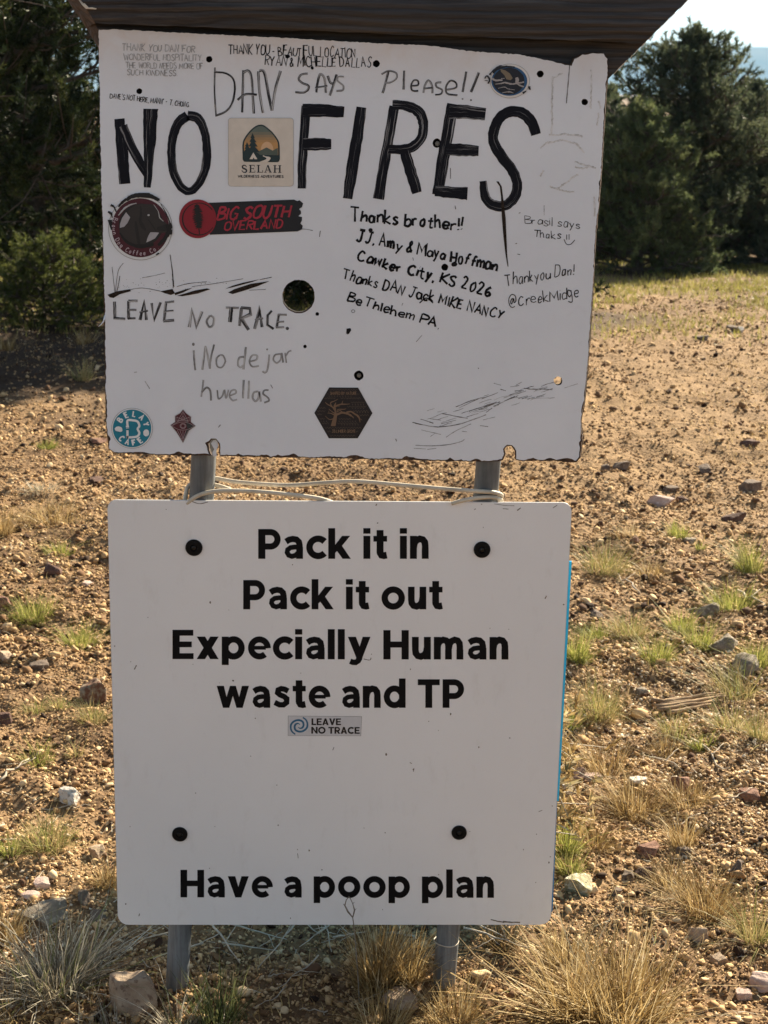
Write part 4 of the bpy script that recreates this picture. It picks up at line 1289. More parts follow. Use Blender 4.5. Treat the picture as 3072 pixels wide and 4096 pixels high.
def fir(k):
    k.stroke([(275, 110), (288, 300), (308, 490)], [5, 12, 11], ZB)
    rr = random.Random(5)
    for i in range(46):
        f = i / 45; y = 125 + 285 * f; cx = 275 + 24 * f
        wd = (14 + 52 * math.sin(math.pi * (0.12 + 0.75 * f))) * rr.uniform(0.7, 1.1)
        k.stroke([(cx - wd, y + rr.uniform(-2, 14)), (cx, y - 6), (cx + wd, y + rr.uniform(-2, 14))], [4, 11, 4], ZB, True, 0.4)


print_part(s, 'fir_shape', col('black_fir_print', (0.008, 0.007, 0.009)), 0.0014, fir)
print_part(s, 'lettering', col('red_print', (0.36, 0.020, 0.042)), 0.0012, lambda k: (hand(k, 'BIG SOUTH', (525, 308), (1420, 276), 152, 27, ZB, 0.03, slant=0.30, rough=0.18), hand(k, 'OVERLAND', (615, 442), (1340, 412), 108, 21, ZB, 0.03, slant=0.24, rough=0.18)))

# teal cafe sticker
ZC = Z(430, 1600, 570)
s = sticker('round teal cafe sticker with white letters and a climbing clip shaped like a B', lambda k: k.disc((287, 328), 240, 236, ZC, 56), col('sticker_rim_grey', (0.22, 0.23, 0.23)))
wht = col('white_vinyl', (0.74, 0.76, 0.77))
print_part(s, 'backing', wht, 0.0009, lambda k: k.disc((287, 328), 236, 232, ZC, 56))
print_part(s, 'teal_disc', col('teal_print', (0.006, 0.20, 0.29)), 0.0011, lambda k: k.disc((287, 329), 223, 219, ZC, 56))


def belay(k):
    arc_text(k, 'BELAY', (287, 330), 172, -145, -17, 62, 17, ZC, inside=False)
    arc_text(k, 'CAFE', (287, 328), 168, 136, 55, 62, 17, ZC, inside=True)
    k.disc((130, 335), 44, 30, ZC, 20, wob=0.05); k.disc((150, 352), 26, 18, ZC, 14); k.disc((452, 380), 34, 42, ZC, 20, wob=0.05)
    k.stroke([(234, 350), (234, 425), (232, 430), (290, 432), (350, 420), (372, 380), (352, 335), (372, 300), (352, 250), (300, 235), (236, 236), (236, 300)], 26, ZC)
    k.stroke([(232, 296), (236, 328)], 36, ZC, False)


print_part(s, 'lettering', col('white_print', (0.75, 0.77, 0.78)), 0.0013, belay)
print_part(s, 'clip_line', col('teal_line_print', (0.006, 0.20, 0.29)), 0.0016, lambda k: (k.stroke([(216, 318), (258, 318)], 5, ZC, False), k.stroke([(216, 338), (258, 338)], 5, ZC, False), k.stroke([(228, 345), (246, 345)], 4, ZC, False)))

# kite-shaped eye sticker
EYE = [(880, 112), (922, 160), (970, 195), (970, 255), (1022, 300), (950, 352), (880, 494), (806, 372), (738, 290), (790, 255), (790, 185), (845, 155)]
s = sticker('small kite shaped sticker with a line drawn eye, red fading to dark', lambda k: k.poly([(880 + (p[0] - 880) * 1.08, 300 + (p[1] - 300) * 1.05) for p in EYE], ZC), col('clear_film', (0.50, 0.50, 0.51)))
print_part(s, 'kite_shape', col('wine_print', (0.075, 0.012, 0.022)), 0.0009, lambda k: k.poly(EYE, ZC))
print_part(s, 'dark_side', col('slate_print', (0.030, 0.036, 0.042)), 0.0011, lambda k: k.poly([(900, 180), (940, 260), (1022, 300), (950, 352), (880, 494), (900, 400), (930, 330)], ZC))


def eye_lines(k):
    for q in ([(750, 300), (820, 265), (880, 255), (950, 268), (1010, 300)], [(750, 302), (820, 338), (880, 348), (950, 335), (1010, 302)], [(760, 290), (830, 245), (880, 238), (940, 250)]): k.stroke(q, 4, ZC)
    k.disc((880, 300), 36, 32, ZC, 24, hole=0.86); k.disc((880, 300), 26, 23, ZC, 24, hole=0.84)
    for q in ([(880, 130), (820, 245)], [(880, 130), (940, 245)], [(880, 150), (880, 240)], [(805, 200), (955, 245)], [(955, 200), (805, 245)], [(810, 190), (810, 240)], [(952, 190), (952, 240)], [(815, 352), (880, 480)], [(945, 352), (880, 480)], [(845, 352), (880, 455)], [(915, 352), (880, 455)], [(880, 355), (880, 440)], [(858, 230), (862, 200), (880, 190), (898, 200), (902, 230)]):
        k.stroke(q, 4, ZC, False)


print_part(s, 'line_drawing', col('pink_line_print', (0.42, 0.32, 0.34)), 0.0013, eye_lines)

# hexagonal tree sticker
ZH = Z(1230, 1530, 300)
s = sticker('dark hexagonal sticker with a bare tan tree among fine zigzag patterns', lambda k: k.poly([(480, 108), (1120, 112), (1437, 675), (1112, 1232), (470, 1232), (152, 672)], ZH), col('dark_hexagon_vinyl', (0.009, 0.009, 0.013)))
tan = col('tan_print', (0.17, 0.105, 0.066)); tan2 = col('faint_tan_print', (0.085, 0.062, 0.052))


def zig(k):
    for y, x0, x1 in [(160, 490, 1100), (345, 380, 630), (345, 730, 1190), (440, 960, 1270), (530, 880, 1310), (630, 1010, 1370), (720, 1150, 1370), (560, 250, 420), (630, 215, 420), (700, 210, 360), (800, 270, 410), (900, 320, 490), (1000, 380, 1200), (805, 690, 980), (900, 660, 1130), (1080, 430, 540), (1080, 1060, 1150), (1175, 490, 1090), (250, 440, 500), (250, 1090, 1160)]:
        q = []; x = x0; i = 0
        while x < x1:
            q.append((x, y + (16 if i % 2 else -16))); x += 30; i += 1
        if len(q) > 1:
            k.stroke(q, 8, ZH, False, 0.3)
    for y, x0, x1 in [(855, 700, 1100), (935, 760, 1130), (485, 1000, 1260), (565, 1000, 1250), (300, 480, 1000), (855, 300, 430), (660, 1100, 1350)]:
        x = x0
        while x < x1:
            k.disc((x, y), 10, 14, ZH, 8); x += 60


print_part(s, 'zigzag_pattern', tan2, 0.0009, zig)


def limber(k):
    k.poly([(515, 960), (545, 850), (590, 720), (600, 640), (570, 560), (630, 560), (632, 640), (655, 720), (640, 850), (620, 962)], ZH)
    for q, w in [([(600, 600), (560, 545), (500, 510), (430, 470), (395, 428)], [40, 30, 24, 20, 10]), ([(590, 570), (605, 500), (630, 440)], [44, 36, 12]), ([(540, 520), (510, 470), (530, 430), (590, 410), (680, 362)], [20, 22, 24, 18, 6]), ([(610, 540), (660, 500), (760, 478), (850, 478), (940, 470)], [40, 32, 30, 22, 8]), ([(760, 470), (785, 395)], [20, 6]),
                 ([(640, 520), (715, 520)], [16, 8]), ([(600, 680), (540, 640), (470, 580)], [26, 18, 8]), ([(600, 720), (520, 680), (440, 675)], [26, 18, 8]), ([(590, 790), (490, 815), (390, 735)], [24, 16, 8]), ([(640, 710), (760, 665), (860, 680), (960, 720), (1025, 790)], [50, 46, 44, 30, 8]), ([(860, 660), (960, 640), (1040, 690), (1130, 750), (1165, 880)], [40, 34, 36, 34, 8]),
                 ([(1100, 740), (1150, 790), (1210, 828)], [20, 14, 6]), ([(640, 650), (720, 620), (780, 660)], [24, 18, 20]), ([(650, 620), (690, 590), (800, 590), (860, 575)], [18, 16, 18, 6]), ([(880, 690), (950, 735), (1020, 760)], [20, 16, 8]), ([(470, 660), (475, 615)], [12, 5])]:
        k.stroke(q, w, ZH, True, 0.08)
    hand(k, 'SHAPED BY NATURE', (498, 268), (1085, 268), 66, 11, ZH, 0.0, rough=0)
    hand(k, 'JB LIMBER GROVE', (540, 1106), (1060, 1106), 66, 11, ZH, 0.0, rough=0)


print_part(s, 'tree_shape', tan, 0.0012, limber)

# blue oval sticker
ZO = Z(1900, 230, 400)
s = sticker('oval blue and black sticker with a white rim and a brown wing, scraped and marked', lambda k: k.disc((578, 390), 330, 286, ZO, 56), col('dirty_vinyl_rim', (0.33, 0.32, 0.31)))
print_part(s, 'backing', col('white_rim_vinyl', (0.70, 0.67, 0.63)), 0.0009, lambda k: k.disc((578, 390), 322, 279, ZO, 56))
print_part(s, 'blue_ring', col('blue_ring_print', (0.022, 0.095, 0.22)), 0.0011, lambda k: k.disc((568, 390), 298, 245, ZO, 48))
print_part(s, 'dark_centre', col('navy_black_print', (0.010, 0.013, 0.022)), 0.0013, lambda k: (k.disc((560, 392), 262, 224, ZO, 40, wob=0.02), k.stroke([(290, 250), (380, 180), (520, 150), (660, 160)], [50, 46, 30, 20], ZO, True, 0.3)))
print_part(s, 'wing_shape', col('brown_wing_print', (0.20, 0.155, 0.10)), 0.0015, lambda k: k.poly([(420, 190), (500, 212), (575, 262), (625, 342), (590, 376), (520, 362), (490, 300), (430, 235)], ZO))
print_part(s, 'pale_streak', col('grey_streak_print', (0.36, 0.33, 0.32)), 0.0017, lambda k: (k.stroke([(278, 345), (340, 378), (455, 374)], [36, 32, 22], ZO, True, 0.2), k.stroke([(330, 442), (420, 432), (500, 416), (600, 440), (700, 428), (812, 408)], [10, 20, 24, 26, 24, 24], ZO, True, 0.3), k.stroke([(690, 330), (700, 380), (690, 425)], [40, 60, 40], ZO, True, 0.2), k.stroke([(700, 440), (760, 470), (810, 486)], [14, 30, 16], ZO, True, 0.3),
                                                                                       k.stroke([(380, 512), (490, 490), (545, 520), (660, 538)], [8, 14, 12, 8], ZO, True, 0.4), k.stroke([(450, 585), (560, 570), (640, 590)], [8, 20, 8], ZO, True, 0.4), k.stroke([(430, 350), (490, 345)], 10, ZO, False, 0.3)))
s_tick = print_part(s, 'marker_tick', col('black_tick_ink', (0.02, 0.02, 0.026)), 0.0019, lambda k: (k.stroke([(160, 350), (190, 305), (225, 330), (240, 380), (215, 435)], [22, 26, 30, 36, 20], ZO, True, 0.3), k.stroke([(160, 380), (210, 385)], 12, ZO), k.poly([(780, 575), (840, 550), (852, 562), (800, 610)], ZO), k.poly([(875, 480), (915, 475), (925, 540), (890, 530)], ZO), k.stroke([(240, 290), (300, 215), (390, 145), (450, 130)], [26, 20, 18, 8], ZO, True, 0.5)))
s_tick['kind'] = 'stuff'

# ------------------------------------------------------------------ timber behind the top of the board
head = empty('timber_header', on_plane(*P(760, 60), Y_SIGN + 0.05))
tag(head, 'weathered brown timber with slanted ends above and behind the notice board', 'timber')


def row(lx, ly, rx_, ry_, y, n=40):
    out = []
    for k in range(n + 1):
        f = k / n
        px, py = P(lx + (rx_ - lx) * f, ly + (ry_ - ly) * f)
        v = on_plane(px, py, y)
        out.append(Vector((v.x, y, v.z)))
    return out


HR = [row(112, -95, 1582, -95, Y_SIGN - 0.004), row(178, 4, 1428, 57, Y_SIGN - 0.020), row(206, 50, 1392, 93, Y_SIGN - 0.011), row(206, 50, 1392, 93, Y_SIGN + 0.020), row(237, 132, 1296, 188, Y_SIGN + 0.021)]
BK = [row(84, -95, 1580, -95, Y_SIGN + 0.07), row(148, 4, 1426, 57, Y_SIGN + 0.07), row(186, 60, 1390, 93, Y_SIGN + 0.07), row(232, 136, 1294, 188, Y_SIGN + 0.07)]
hj = random.Random(3)


def strip(mb, a, b):
    for k in range(len(a) - 1):
        mb.face([a[k], b[k], b[k + 1], a[k + 1]])


mb = MB()
for k, r_ in enumerate(HR[:3]):
    for p in r_[1:-1]:
        p.y += hj.uniform(-0.0008, 0.0008); p.z += hj.uniform(-0.0012, 0.0012)
for a, b in zip(HR, HR[1:]): strip(mb, a, b)
strip(mb, HR[4], BK[3]); strip(mb, BK[3], BK[2]); strip(mb, BK[2], BK[1]); strip(mb, BK[1], BK[0]); strip(mb, BK[0], HR[0])
R_ = [h[-1] for h in HR] + [b[-1] for b in reversed(BK)]
mb.face(list(reversed(R_)))
mb.build('beam', M['wood'], head)
mb = MB()
L_ = [h[0] for h in HR] + [b[0] for b in reversed(BK)]
for q in ([HR[0][0], HR[1][0], BK[1][0], BK[0][0]], [HR[1][0], HR[2][0], BK[2][0], BK[1][0]], [HR[3][0], HR[4][0], BK[3][0], BK[2][0]]):
    mb.face(list(reversed(q)))
mb.build('sawn_end', M['wood_dark'], head)
ik = MB()                                    # split slivers along the sawn ends
for k in range(26):
    f = hj.random()
    a = HR[1][-1].lerp(HR[4][-1], f) if k % 2 else HR[0][-1].lerp(HR[1][-1], f)
    d = (HR[4][-1] - HR[1][-1]).normalized()
    ik.tube([a, a + d * hj.uniform(.006, .02) + Vector((hj.uniform(0, .003), 0, 0))], [0.0009, 0.0003], 4)
for k in range(3):
    ik.tube([on_plane(*P(166 + 3 * k, -8), Y_SIGN - .012), on_plane(*P(178 + 3 * k, 10), Y_SIGN - .02), on_plane(*P(186 + 3 * k, 18), Y_SIGN - .021), on_plane(*P(200 + 4 * k, 17 + k), Y_SIGN - .021)], 0.0010, 4)
ik.build('splinter', M['cable'], head)['kind'] = 'stuff'

# ------------------------------------------------------------------ lower printed sign
Y_LOW = Y_SIGN + 0.0105
LOW = []
for (cx, cy, r, a0) in ((2283 - 34, 2012 + 36, 36, -90), (2203 - 42, 3699 - 42, 42, 0), (472 + 42, 3697 - 40, 42, 90), (431 + 36, 2001 + 36, 36, 180)):
    for k in range(9):
        a = math.radians(a0 + 90 * k / 8)
        LOW.append((cx + r * math.cos(a), cy + r * math.sin(a)))
rules = empty('printed_sign', on_plane(1340, 3690, Y_LOW))
tag(rules, 'clean white metal sign with rounded corners, bold black text Pack it in Pack it out', 'sign')
mb = MB()
mb.prism(to_plane(LOW, Y_LOW), [], Y_LOW, Y_LOW + 0.0008)
_t = NT('satin_white_sign')
_a = _t.noise(3.2, 5, 0.6, _t.coord()); _b = _t.noise(34, 6, 0.7, _t.coord('Object', (1, 1, 0.35))); _c = _t.noise(260, 2, 0.5, _t.coord())
_k = _t.ramp(_a.outputs['Fac'], [(0.3, (0.79, 0.79, 0.785)), (0.7, (0.84, 0.84, 0.835))])
_k = _t.mix(_t.ramp(_b.outputs['Fac'], [(0.56, 0.0), (0.80, 0.28)]), _k, (0.56, 0.53, 0.49))
_k = _t.mix(0.07, _k, _c.outputs['Color'], 'OVERLAY')
_t.color(_k)
_t.l.new(_t.ramp(_b.outputs['Fac'], [(0.3, 0.30), (0.7, 0.46)]), _t.b.inputs['Roughness'])
_t.b.inputs['Specular IOR Level'].default_value = 0.4
mb.build('sign_face', _t.m, rules)
mb = MB()
LOW2 = [(1340 + (p[0] - 1340) * 1.0022, 2850 + (p[1] - 2850) * 1.0012) for p in LOW]
mb.prism(to_plane(LOW2, Y_LOW), [], Y_LOW + 0.0009, Y_LOW + 0.0035)
mb.build('backing_sheet', M['sign_edge'], rules)


# geometric bold alphabet; cap height 1, stems S wide
S = 0.235


def arc(cx, cy, rx, ry, a0, a1, n=20):
    return [(cx + rx * math.cos(math.radians(a0 + (a1 - a0) * k / n)), cy + ry * math.sin(math.radians(a0 + (a1 - a0) * k / n))) for k in range(n + 1)]


def bar(x0, y0, x1, y1): return ('p', [(x0, y0), (x1, y0), (x1, y1), (x0, y1)])
def rib(pts, w): return ('s', pts, w)


XH = 0.77
ARCH_N = [(0.118, 0.36), (0.145, 0.52), (0.215, 0.625), (0.325, 0.672), (0.425, 0.645), (0.488, 0.56), (0.503, 0.44), (0.503, 0.30)]
BOLD = {
 'P': (0.745, [bar(0, 0, S, 1), rib([(S * .5, .897), (.40, .897)] + arc(.40, .655, .235, .242, 88, -88) + [(.40, .413), (S * .5, .413)], .206)]),
 'H': (0.83, [bar(0, 0, S, 1), bar(.83 - S, 0, .83, 1), bar(S * .8, .405, .83 - S * .8, .61)]),
 'E': (0.69, [bar(0, 0, S, 1), bar(S * .8, .80, .68, 1), bar(S * .8, .405, .63, .60), bar(S * .8, 0, .69, .20)]),
 'T': (0.755, [bar(0, .795, .755, 1), bar(.378 - S / 2, 0, .378 + S / 2, .80)]),
 'a': (0.635, [rib([(.07, .575), (.17, .64), (.295, .668), (.42, .645), (.495, .57), (.52, .455), (.52, .30)], .205), bar(.52 - .112, 0, .52 + .112, .40), rib([(.50, .385), (.36, .395), (.22, .375), (.125, .305), (.11, .215), (.16, .12), (.265, .082), (.38, .115), (.47, .20)], .165)]),
 'c': (0.63, [rib(arc(.395, .385, .285, .29, 42, 318, 26), .215)]),
 'k': (0.735, [bar(0, 0, .228, 1.03), ('p', [(.19, .16), (.19, .42), (.455, .77), (.722, .77), (.40, .37)]), ('p', [(.262, .30), (.42, .485), (.745, 0), (.475, 0)])]),
 'i': (0.235, [bar(.004, 0, .232, XH), bar(0, .845, .236, 1.03)]),
 't': (0.45, [bar(.105, .20, .333, .965), rib([(.219, .30), (.222, .19), (.262, .125), (.345, .105), (.44, .125)], .225), bar(0, .578, .45, .77)]),
 'n': (0.62, [bar(0, 0, .228, XH), rib(ARCH_N, .222), bar(.503 - .112, 0, .503 + .113, .34)]),
 'm': (0.985, [bar(0, 0, .228, XH), rib([(p[0] * .95, p[1]) for p in ARCH_N], .216), bar(.478 - .110, 0, .478 + .110, .34), rib([(p[0] * .95 + .372, p[1]) for p in ARCH_N], .216), bar(.85 - .110, 0, .85 + .113, .34)]),
 'o': (0.79, [rib(arc(.395, .385, .287, .29, 0, 360, 36), .217)]),
 'u': (0.62, [rib([(.62 - p[0], XH - p[1]) for p in ARCH_N], .222), bar(.005, .43, .228, XH), bar(.395, 0, .62, XH)]),
 'x': (0.72, [('p', [(0, XH), (.275, XH), (.72, 0), (.445, 0)]), ('p', [(.72, XH), (.445, XH), (0, 0), (.275, 0)])]),
 'p': (0.755, [bar(0, -.20, .228, XH), rib(arc(.385, .385, .262, .292, 155, -155, 26), .212)]),
 'd': (0.755, [bar(.527, 0, .755, 1.03), rib(arc(.37, .385, .262, .292, 25, 335, 26), .212)]),
 'e': (0.71, [rib(arc(.375, .385, .272, .29, -2, 312, 28), .206), bar(.18, .325, .585, .455)]),
 'l': (0.228, [bar(0, 0, .228, 1.03)]),
 'y': (0.74, [('p', [(0, XH), (.262, XH), (.49, .15), (.30, -.01)]), ('p', [(.74, XH), (.485, XH), (.262, .02), (.44, -.06), (.49, .10)]), rib([(.40, .06), (.335, -.055), (.255, -.105), (.16, -.10), (.075, -.065)], .185)]),
 's': (0.57, [rib([(.515, .585), (.40, .65), (.275, .672), (.165, .625), (.15, .535), (.235, .455), (.375, .395), (.465, .32), (.46, .185), (.355, .105), (.22, .105), (.05, .19)], .188)]),
 'v': (0.74, [('p', [(0, XH), (.262, XH), (.485, 0), (.265, 0)]), ('p', [(.74, XH), (.482, XH), (.262, 0), (.475, 0)])]),
 'w': (1.11, [('p', [(0, XH), (.245, XH), (.43, 0), (.215, 0)]), ('p', [(.225, 0), (.43, 0), (.66, XH), (.455, XH)]), ('p', [(.452, XH), (.655, XH), (.885, 0), (.68, 0)]), ('p', [(.68, 0), (.893, 0), (1.11, XH), (.868, XH)])]),
 'L': (0.62, [bar(0, 0, S, 1), bar(S * .8, 0, .62, .21)]), 'A': (0.86, [('p', [(0, 0), (.255, 0), (.535, 1), (.32, 1)]), ('p', [(.86, 0), (.605, 0), (.325, 1), (.54, 1)]), bar(.20, .19, .66, .375)]),
 'V': (0.84, [('p', [(0, 1), (.265, 1), (.53, 0), (.31, 0)]), ('p', [(.84, 1), (.575, 1), (.31, 0), (.53, 0)])]), 'N': (0.84, [bar(0, 0, S, 1), bar(.84 - S, 0, .84, 1), ('p', [(0, 1), (.22, 1), (.84, 0), (.62, 0)])]),
 'O': (1.0, [rib(arc(.50, .50, .385, .40, 0, 360, 36), .228)]), 'R': (0.76, [bar(0, 0, S, 1), rib([(S * .5, .897), (.40, .897)] + arc(.40, .66, .235, .235, 88, -88) + [(.40, .425), (S * .5, .425)], .206), ('p', [(.28, .36), (.52, .40), (.77, 0), (.495, 0)])]),
 'C': (0.86, [rib(arc(.50, .50, .385, .40, 45, 315, 30), .228)]),
}


def bold_text(ink, text, x0, x1, base_l, base_r, cap, zf, gap=0.10, space=0.42):
    x = 0; items = []
    for ch in text:
        if ch == ' ': x += space - gap; continue
        w, prims = BOLD[ch]
        items.append((x, prims)); x += w + gap
    total = x - gap
    sx = (x1 - x0) / total

    def mp(p, ox):
        fx = (ox + p[0]) * sx
        by = base_l + (base_r - base_l) * fx / (x1 - x0)
        return (x0 + fx, by - p[1] * cap)
    for ox, prims in items:
        for pr in prims:
            if pr[0] == 'p': ink.poly([mp(p, ox) for p in pr[1]], zf)
            else:
                ink.stroke([mp(p, ox) for p in pr[1]], pr[2] * (cap + sx) * 0.5, zf, smooth=False, closed=(pr[1][0] == pr[1][-1] or (abs(pr[1][0][0] - pr[1][-1][0]) < 1e-6 and abs(pr[1][0][1] - pr[1][-1][1]) < 1e-6)))


for text, xl, xr, bl_, br_, cap in (('Pack it in', 1033, 1715, 2235, 2235, 119), ('Pack it out', 973, 1770, 2437, 2437, 117), ('Expecially Human', 690, 2034, 2636, 2638, 117), ('waste and TP', 867, 1857, 2831, 2831, 114), ('Have a poop plan', 722, 1976, 3589, 3591, 110)):
    ik = Ink(Y_LOW, 0.0003, 2)
    bold_text(ik, text, xl, xr, bl_, br_, cap, N0)
    ik.build('lettering', M['black_print'], rules)['kind'] = 'stuff'

# small sticker under the text
ZL = Z(1100, 2830, 400)
ik = Ink(Y_LOW, 0.0003); ik.poly([(216, 136), (1441, 147), (1426, 472), (213, 468)], ZL)
st = ik.build('sticker', col('sticker_outline', (0.16, 0.15, 0.15)), rules)
st['label'] = 'small grey sticker lettered LEAVE NO TRACE with a blue swirl'
RO = Vector(rules.location)


def low_part(name, mat, lift, draw):
    ik = Ink(Y_LOW, lift); draw(ik)
    o = ik.mb.build(name, mat, None)
    o.parent = st; o.data.transform(Matrix.Translation(-RO))


low_part('backing', col('silver_vinyl', (0.60, 0.60, 0.615)), 0.0005, lambda k: k.poly([(221, 140), (1436, 152), (1421, 467), (217, 463)], ZL))
swirl = []
for tt in np.linspace(0, 1, 40):
    a = -0.35 + tt * 2 * math.pi * 0.98
    swirl.append((tt, a))


def swirls(k):
    A = catmull([(415, 283), (385, 262), (345, 275), (325, 320), (345, 375), (410, 398), (480, 380), (530, 330), (538, 265), (515, 205), (462, 162)], 5)
    Bq = [(800 - p[0], 605 - p[1]) for p in A]
    for q in (A, Bq):
        n = len(q)
        k.stroke(q, [8 + 24 * min(1, i / n * 5) * (1 if i / n < 0.7 else 1 - 0.45 * (i / n - 0.7) / 0.3) for i in range(n)], ZL, False)


low_part('swirl_emblem', col('blue_swirl_print', (0.025, 0.13, 0.24)), 0.0007, swirls)


def lnt(k):
    bold_text(k, 'LEAVE', 606, 1096, 290, 290, 112, ZL, gap=0.06)
    bold_text(k, 'NO TRACE', 602, 1406, 430, 434, 112, ZL, gap=0.055, space=0.36)


low_part('lettering', col('black_sticker_print', (0.007, 0.007, 0.008)), 0.0007, lnt)

# black screw caps
for c, r in (((776, 2190), 34.5), ((1928, 2198), 34), ((719.5, 3336), 33), ((1836.5, 3329.5), 32.5)):
    p = on_plane(c[0], c[1], Y_LOW)
    rr_ = r * 0.000415
    mb = MB()
    n = 30
    prof = [(0.0005, 1.0), (-0.0022, 1.0), (-0.0038, 0.90), (-0.0042, 0.42), (-0.0018, 0.34)]
    for (ya, ra), (yb, rb) in zip(prof, prof[1:]):
        for k in range(n):
            a0, a1 = 2 * math.pi * k / n, 2 * math.pi * (k + 1) / n
            mb.face([(p.x + rr_ * ra * math.cos(a0), p.y + ya, p.z + rr_ * ra * math.sin(a0)), (p.x + rr_ * ra * math.cos(a1), p.y + ya, p.z + rr_ * ra * math.sin(a1)),
                     (p.x + rr_ * rb * math.cos(a1), p.y + yb, p.z + rr_ * rb * math.sin(a1)), (p.x + rr_ * rb * math.cos(a0), p.y + yb, p.z + rr_ * rb * math.sin(a0))])
    wsh = mb.build('screw_washer', M['black_cap'], rules, True)
    mb = MB()
    mb.tube([p + Vector((0, -0.0012, 0)), p + Vector((0, -0.0030, 0)), p + Vector((0, -0.0036, 0))], [rr_ * .33, rr_ * .32, rr_ * .18], 14)
    for a in (0.4, 0.4 + math.pi / 2):
        dx, dz = math.cos(a) * rr_ * .16, math.sin(a) * rr_ * .16
        mb.tube([p + Vector((-dx, -0.0037, -dz)), p + Vector((dx, -0.0037, dz))], 0.0003, 4)
    o = mb.build('screw_head', plain('blackened_screw', (0.02, 0.019, 0.018), 0.4, 0.5), None, True)
    o.parent = wsh; o.data.transform(Matrix.Translation(-RO))

# dirt specks, scuffs
ik = Ink(Y_LOW, 0.0002, 4)
sr = random.Random(9)
ZA = Z(420, 1980, 950); ZE = Z(1370, 1980, 950); ZF = Z(420, 2880, 950); ZG = Z(1370, 2880, 950)
for (x, y), s_, z in [((428, 100), 5, ZA), ((735, 750), 11, ZA), ((300, 855), 5, ZA), ((865, 803), 4, ZA), ((68, 1055), 6, ZA), ((180, 1164), 5, ZA), ((895, 1296), 10, ZA), ((800, 1312), 4, ZA), ((615, 1182), 5, ZA), ((1368, 1244), 4, ZA), ((1050, 1560), 5, ZA), ((1310, 486), 5, ZA),
                      ((245, 195), 9, ZE), ((1545, 765), 7, ZE), ((1030, 930), 5, ZE), ((1162, 938), 5, ZE), ((474, 1217), 6, ZE), ((755, 1530), 9, ZE), ((602, 1580), 5, ZE), ((670, 1645), 4, ZE), ((203, 1112), 6, ZE), ((1168, 1697), 6, ZE), ((972, 64), 6, ZE), ((983, 226), 4, ZE),
                      ((633, 510), 7, ZF), ((1200, 455), 6, ZF), ((1210, 734), 9, ZF), ((1426, 911), 8, ZF), ((1345, 905), 5, ZF), ((1515, 1046), 7, ZF), ((730, 1035), 5, ZF), ((145, 1285), 7, ZF), ((175, 745), 5, ZF), ((768, 743), 4, ZF), ((1296, 1384), 6, ZF), ((1018, 252), 5, ZF),
                      ((305, 240), 10, ZG), ((952, 190), 9, ZG), ((495, 345), 9, ZG), ((150, 754), 4, ZG), ((298, 787), 6, ZG), ((1264, 905), 6, ZG), ((1355, 797), 5, ZG), ((1442, 996), 8, ZG), ((1452, 955), 7, ZG), ((672, 1080), 5, ZG), ((1465, 600), 6, ZG), ((890, 778), 4, ZG), ((280, 1324), 5, ZG), ((1350, 1134), 5, ZG)]:
    ik.disc((x, y), s_ * sr.uniform(.5, .9), s_ * sr.uniform(.5, .9), z, 7, wob=0.3)
for q, w, z in [([(232, 75), (240, 62)], 6, ZE), ([(1414, 725), (1425, 704)], 7, ZE), ([(148, 1145), (190, 1152), (200, 1136)], 5, ZE), ([(920, 102), (930, 96)], 5, ZE), ([(1220, 108), (1245, 90)], 6, ZE), ([(1060, 62), (1130, 72), (1200, 75)], 3, ZE), ([(1470, 90), (1500, 70)], 4, ZE), ([(1120, 95), (1160, 98)], 4, ZE), ([(600, 42), (660, 60), (720, 48)], 5, ZA),
                ([(205, 1218), (220, 1188)], 6, ZA), ([(470, 296), (485, 304)], 4, ZG), ([(500, 335), (495, 360)], 5, ZG), ([(1370, 640), (1395, 630)], 4, ZG), ([(236, 1370), (242, 1352)], 5, ZF), ([(1345, 930), (1350, 965)], 4, ZF), ([(1590, 210), (1600, 190)], 4, ZF), ([(1035, 1394), (1080, 1404), (1130, 1414)], 7, ZG), ([(1120, 1408), (1180, 1412), (1240, 1414)], 9, ZG)]:
    ik.stroke(q, w, z, True, 0.4)
ik.build('dirt_speck', plain('brown_dirt', (0.16, 0.13, 0.10), 0.9, 0, 0.2, 0.3), rules)['kind'] = 'stuff'

# ------------------------------------------------------------------ blue sheet behind the posts
Y_BL = Y_POST + POST_R + 0.004
bs = empty('blue_panel', on_plane(1450, 3660, Y_BL))
tag(bs, 'blue sheet behind the posts, only its edge showing right of the lower sign', 'panel')
mb = MB()
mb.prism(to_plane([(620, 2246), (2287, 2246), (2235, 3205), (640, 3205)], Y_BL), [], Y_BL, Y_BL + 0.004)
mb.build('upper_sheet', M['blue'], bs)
mb = MB()
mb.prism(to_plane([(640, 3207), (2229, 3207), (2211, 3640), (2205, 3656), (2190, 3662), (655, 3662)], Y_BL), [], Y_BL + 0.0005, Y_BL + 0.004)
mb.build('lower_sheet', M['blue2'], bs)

# ------------------------------------------------------------------ cable wound round the posts
def cab(pts, r):
    q = [on_plane(*P(p[0], p[1]), p[2]) for p in pts]
    out = []
    for i in range(len(q) - 1):
        p0, p1, p2, p3 = q[max(0, i - 1)], q[i], q[i + 1], q[min(len(q) - 1, i + 2)]
        for k in range(5):
            t = k / 5
            out.append(0.5 * ((2 * p1) + (-p0 + p2) * t + (2 * p0 - 5 * p1 + 4 * p2 - p3) * t * t + (-p0 + 3 * p1 - 3 * p2 + p3) * t ** 3))
    out.append(q[-1])
    cb.tube(out, r, 10)


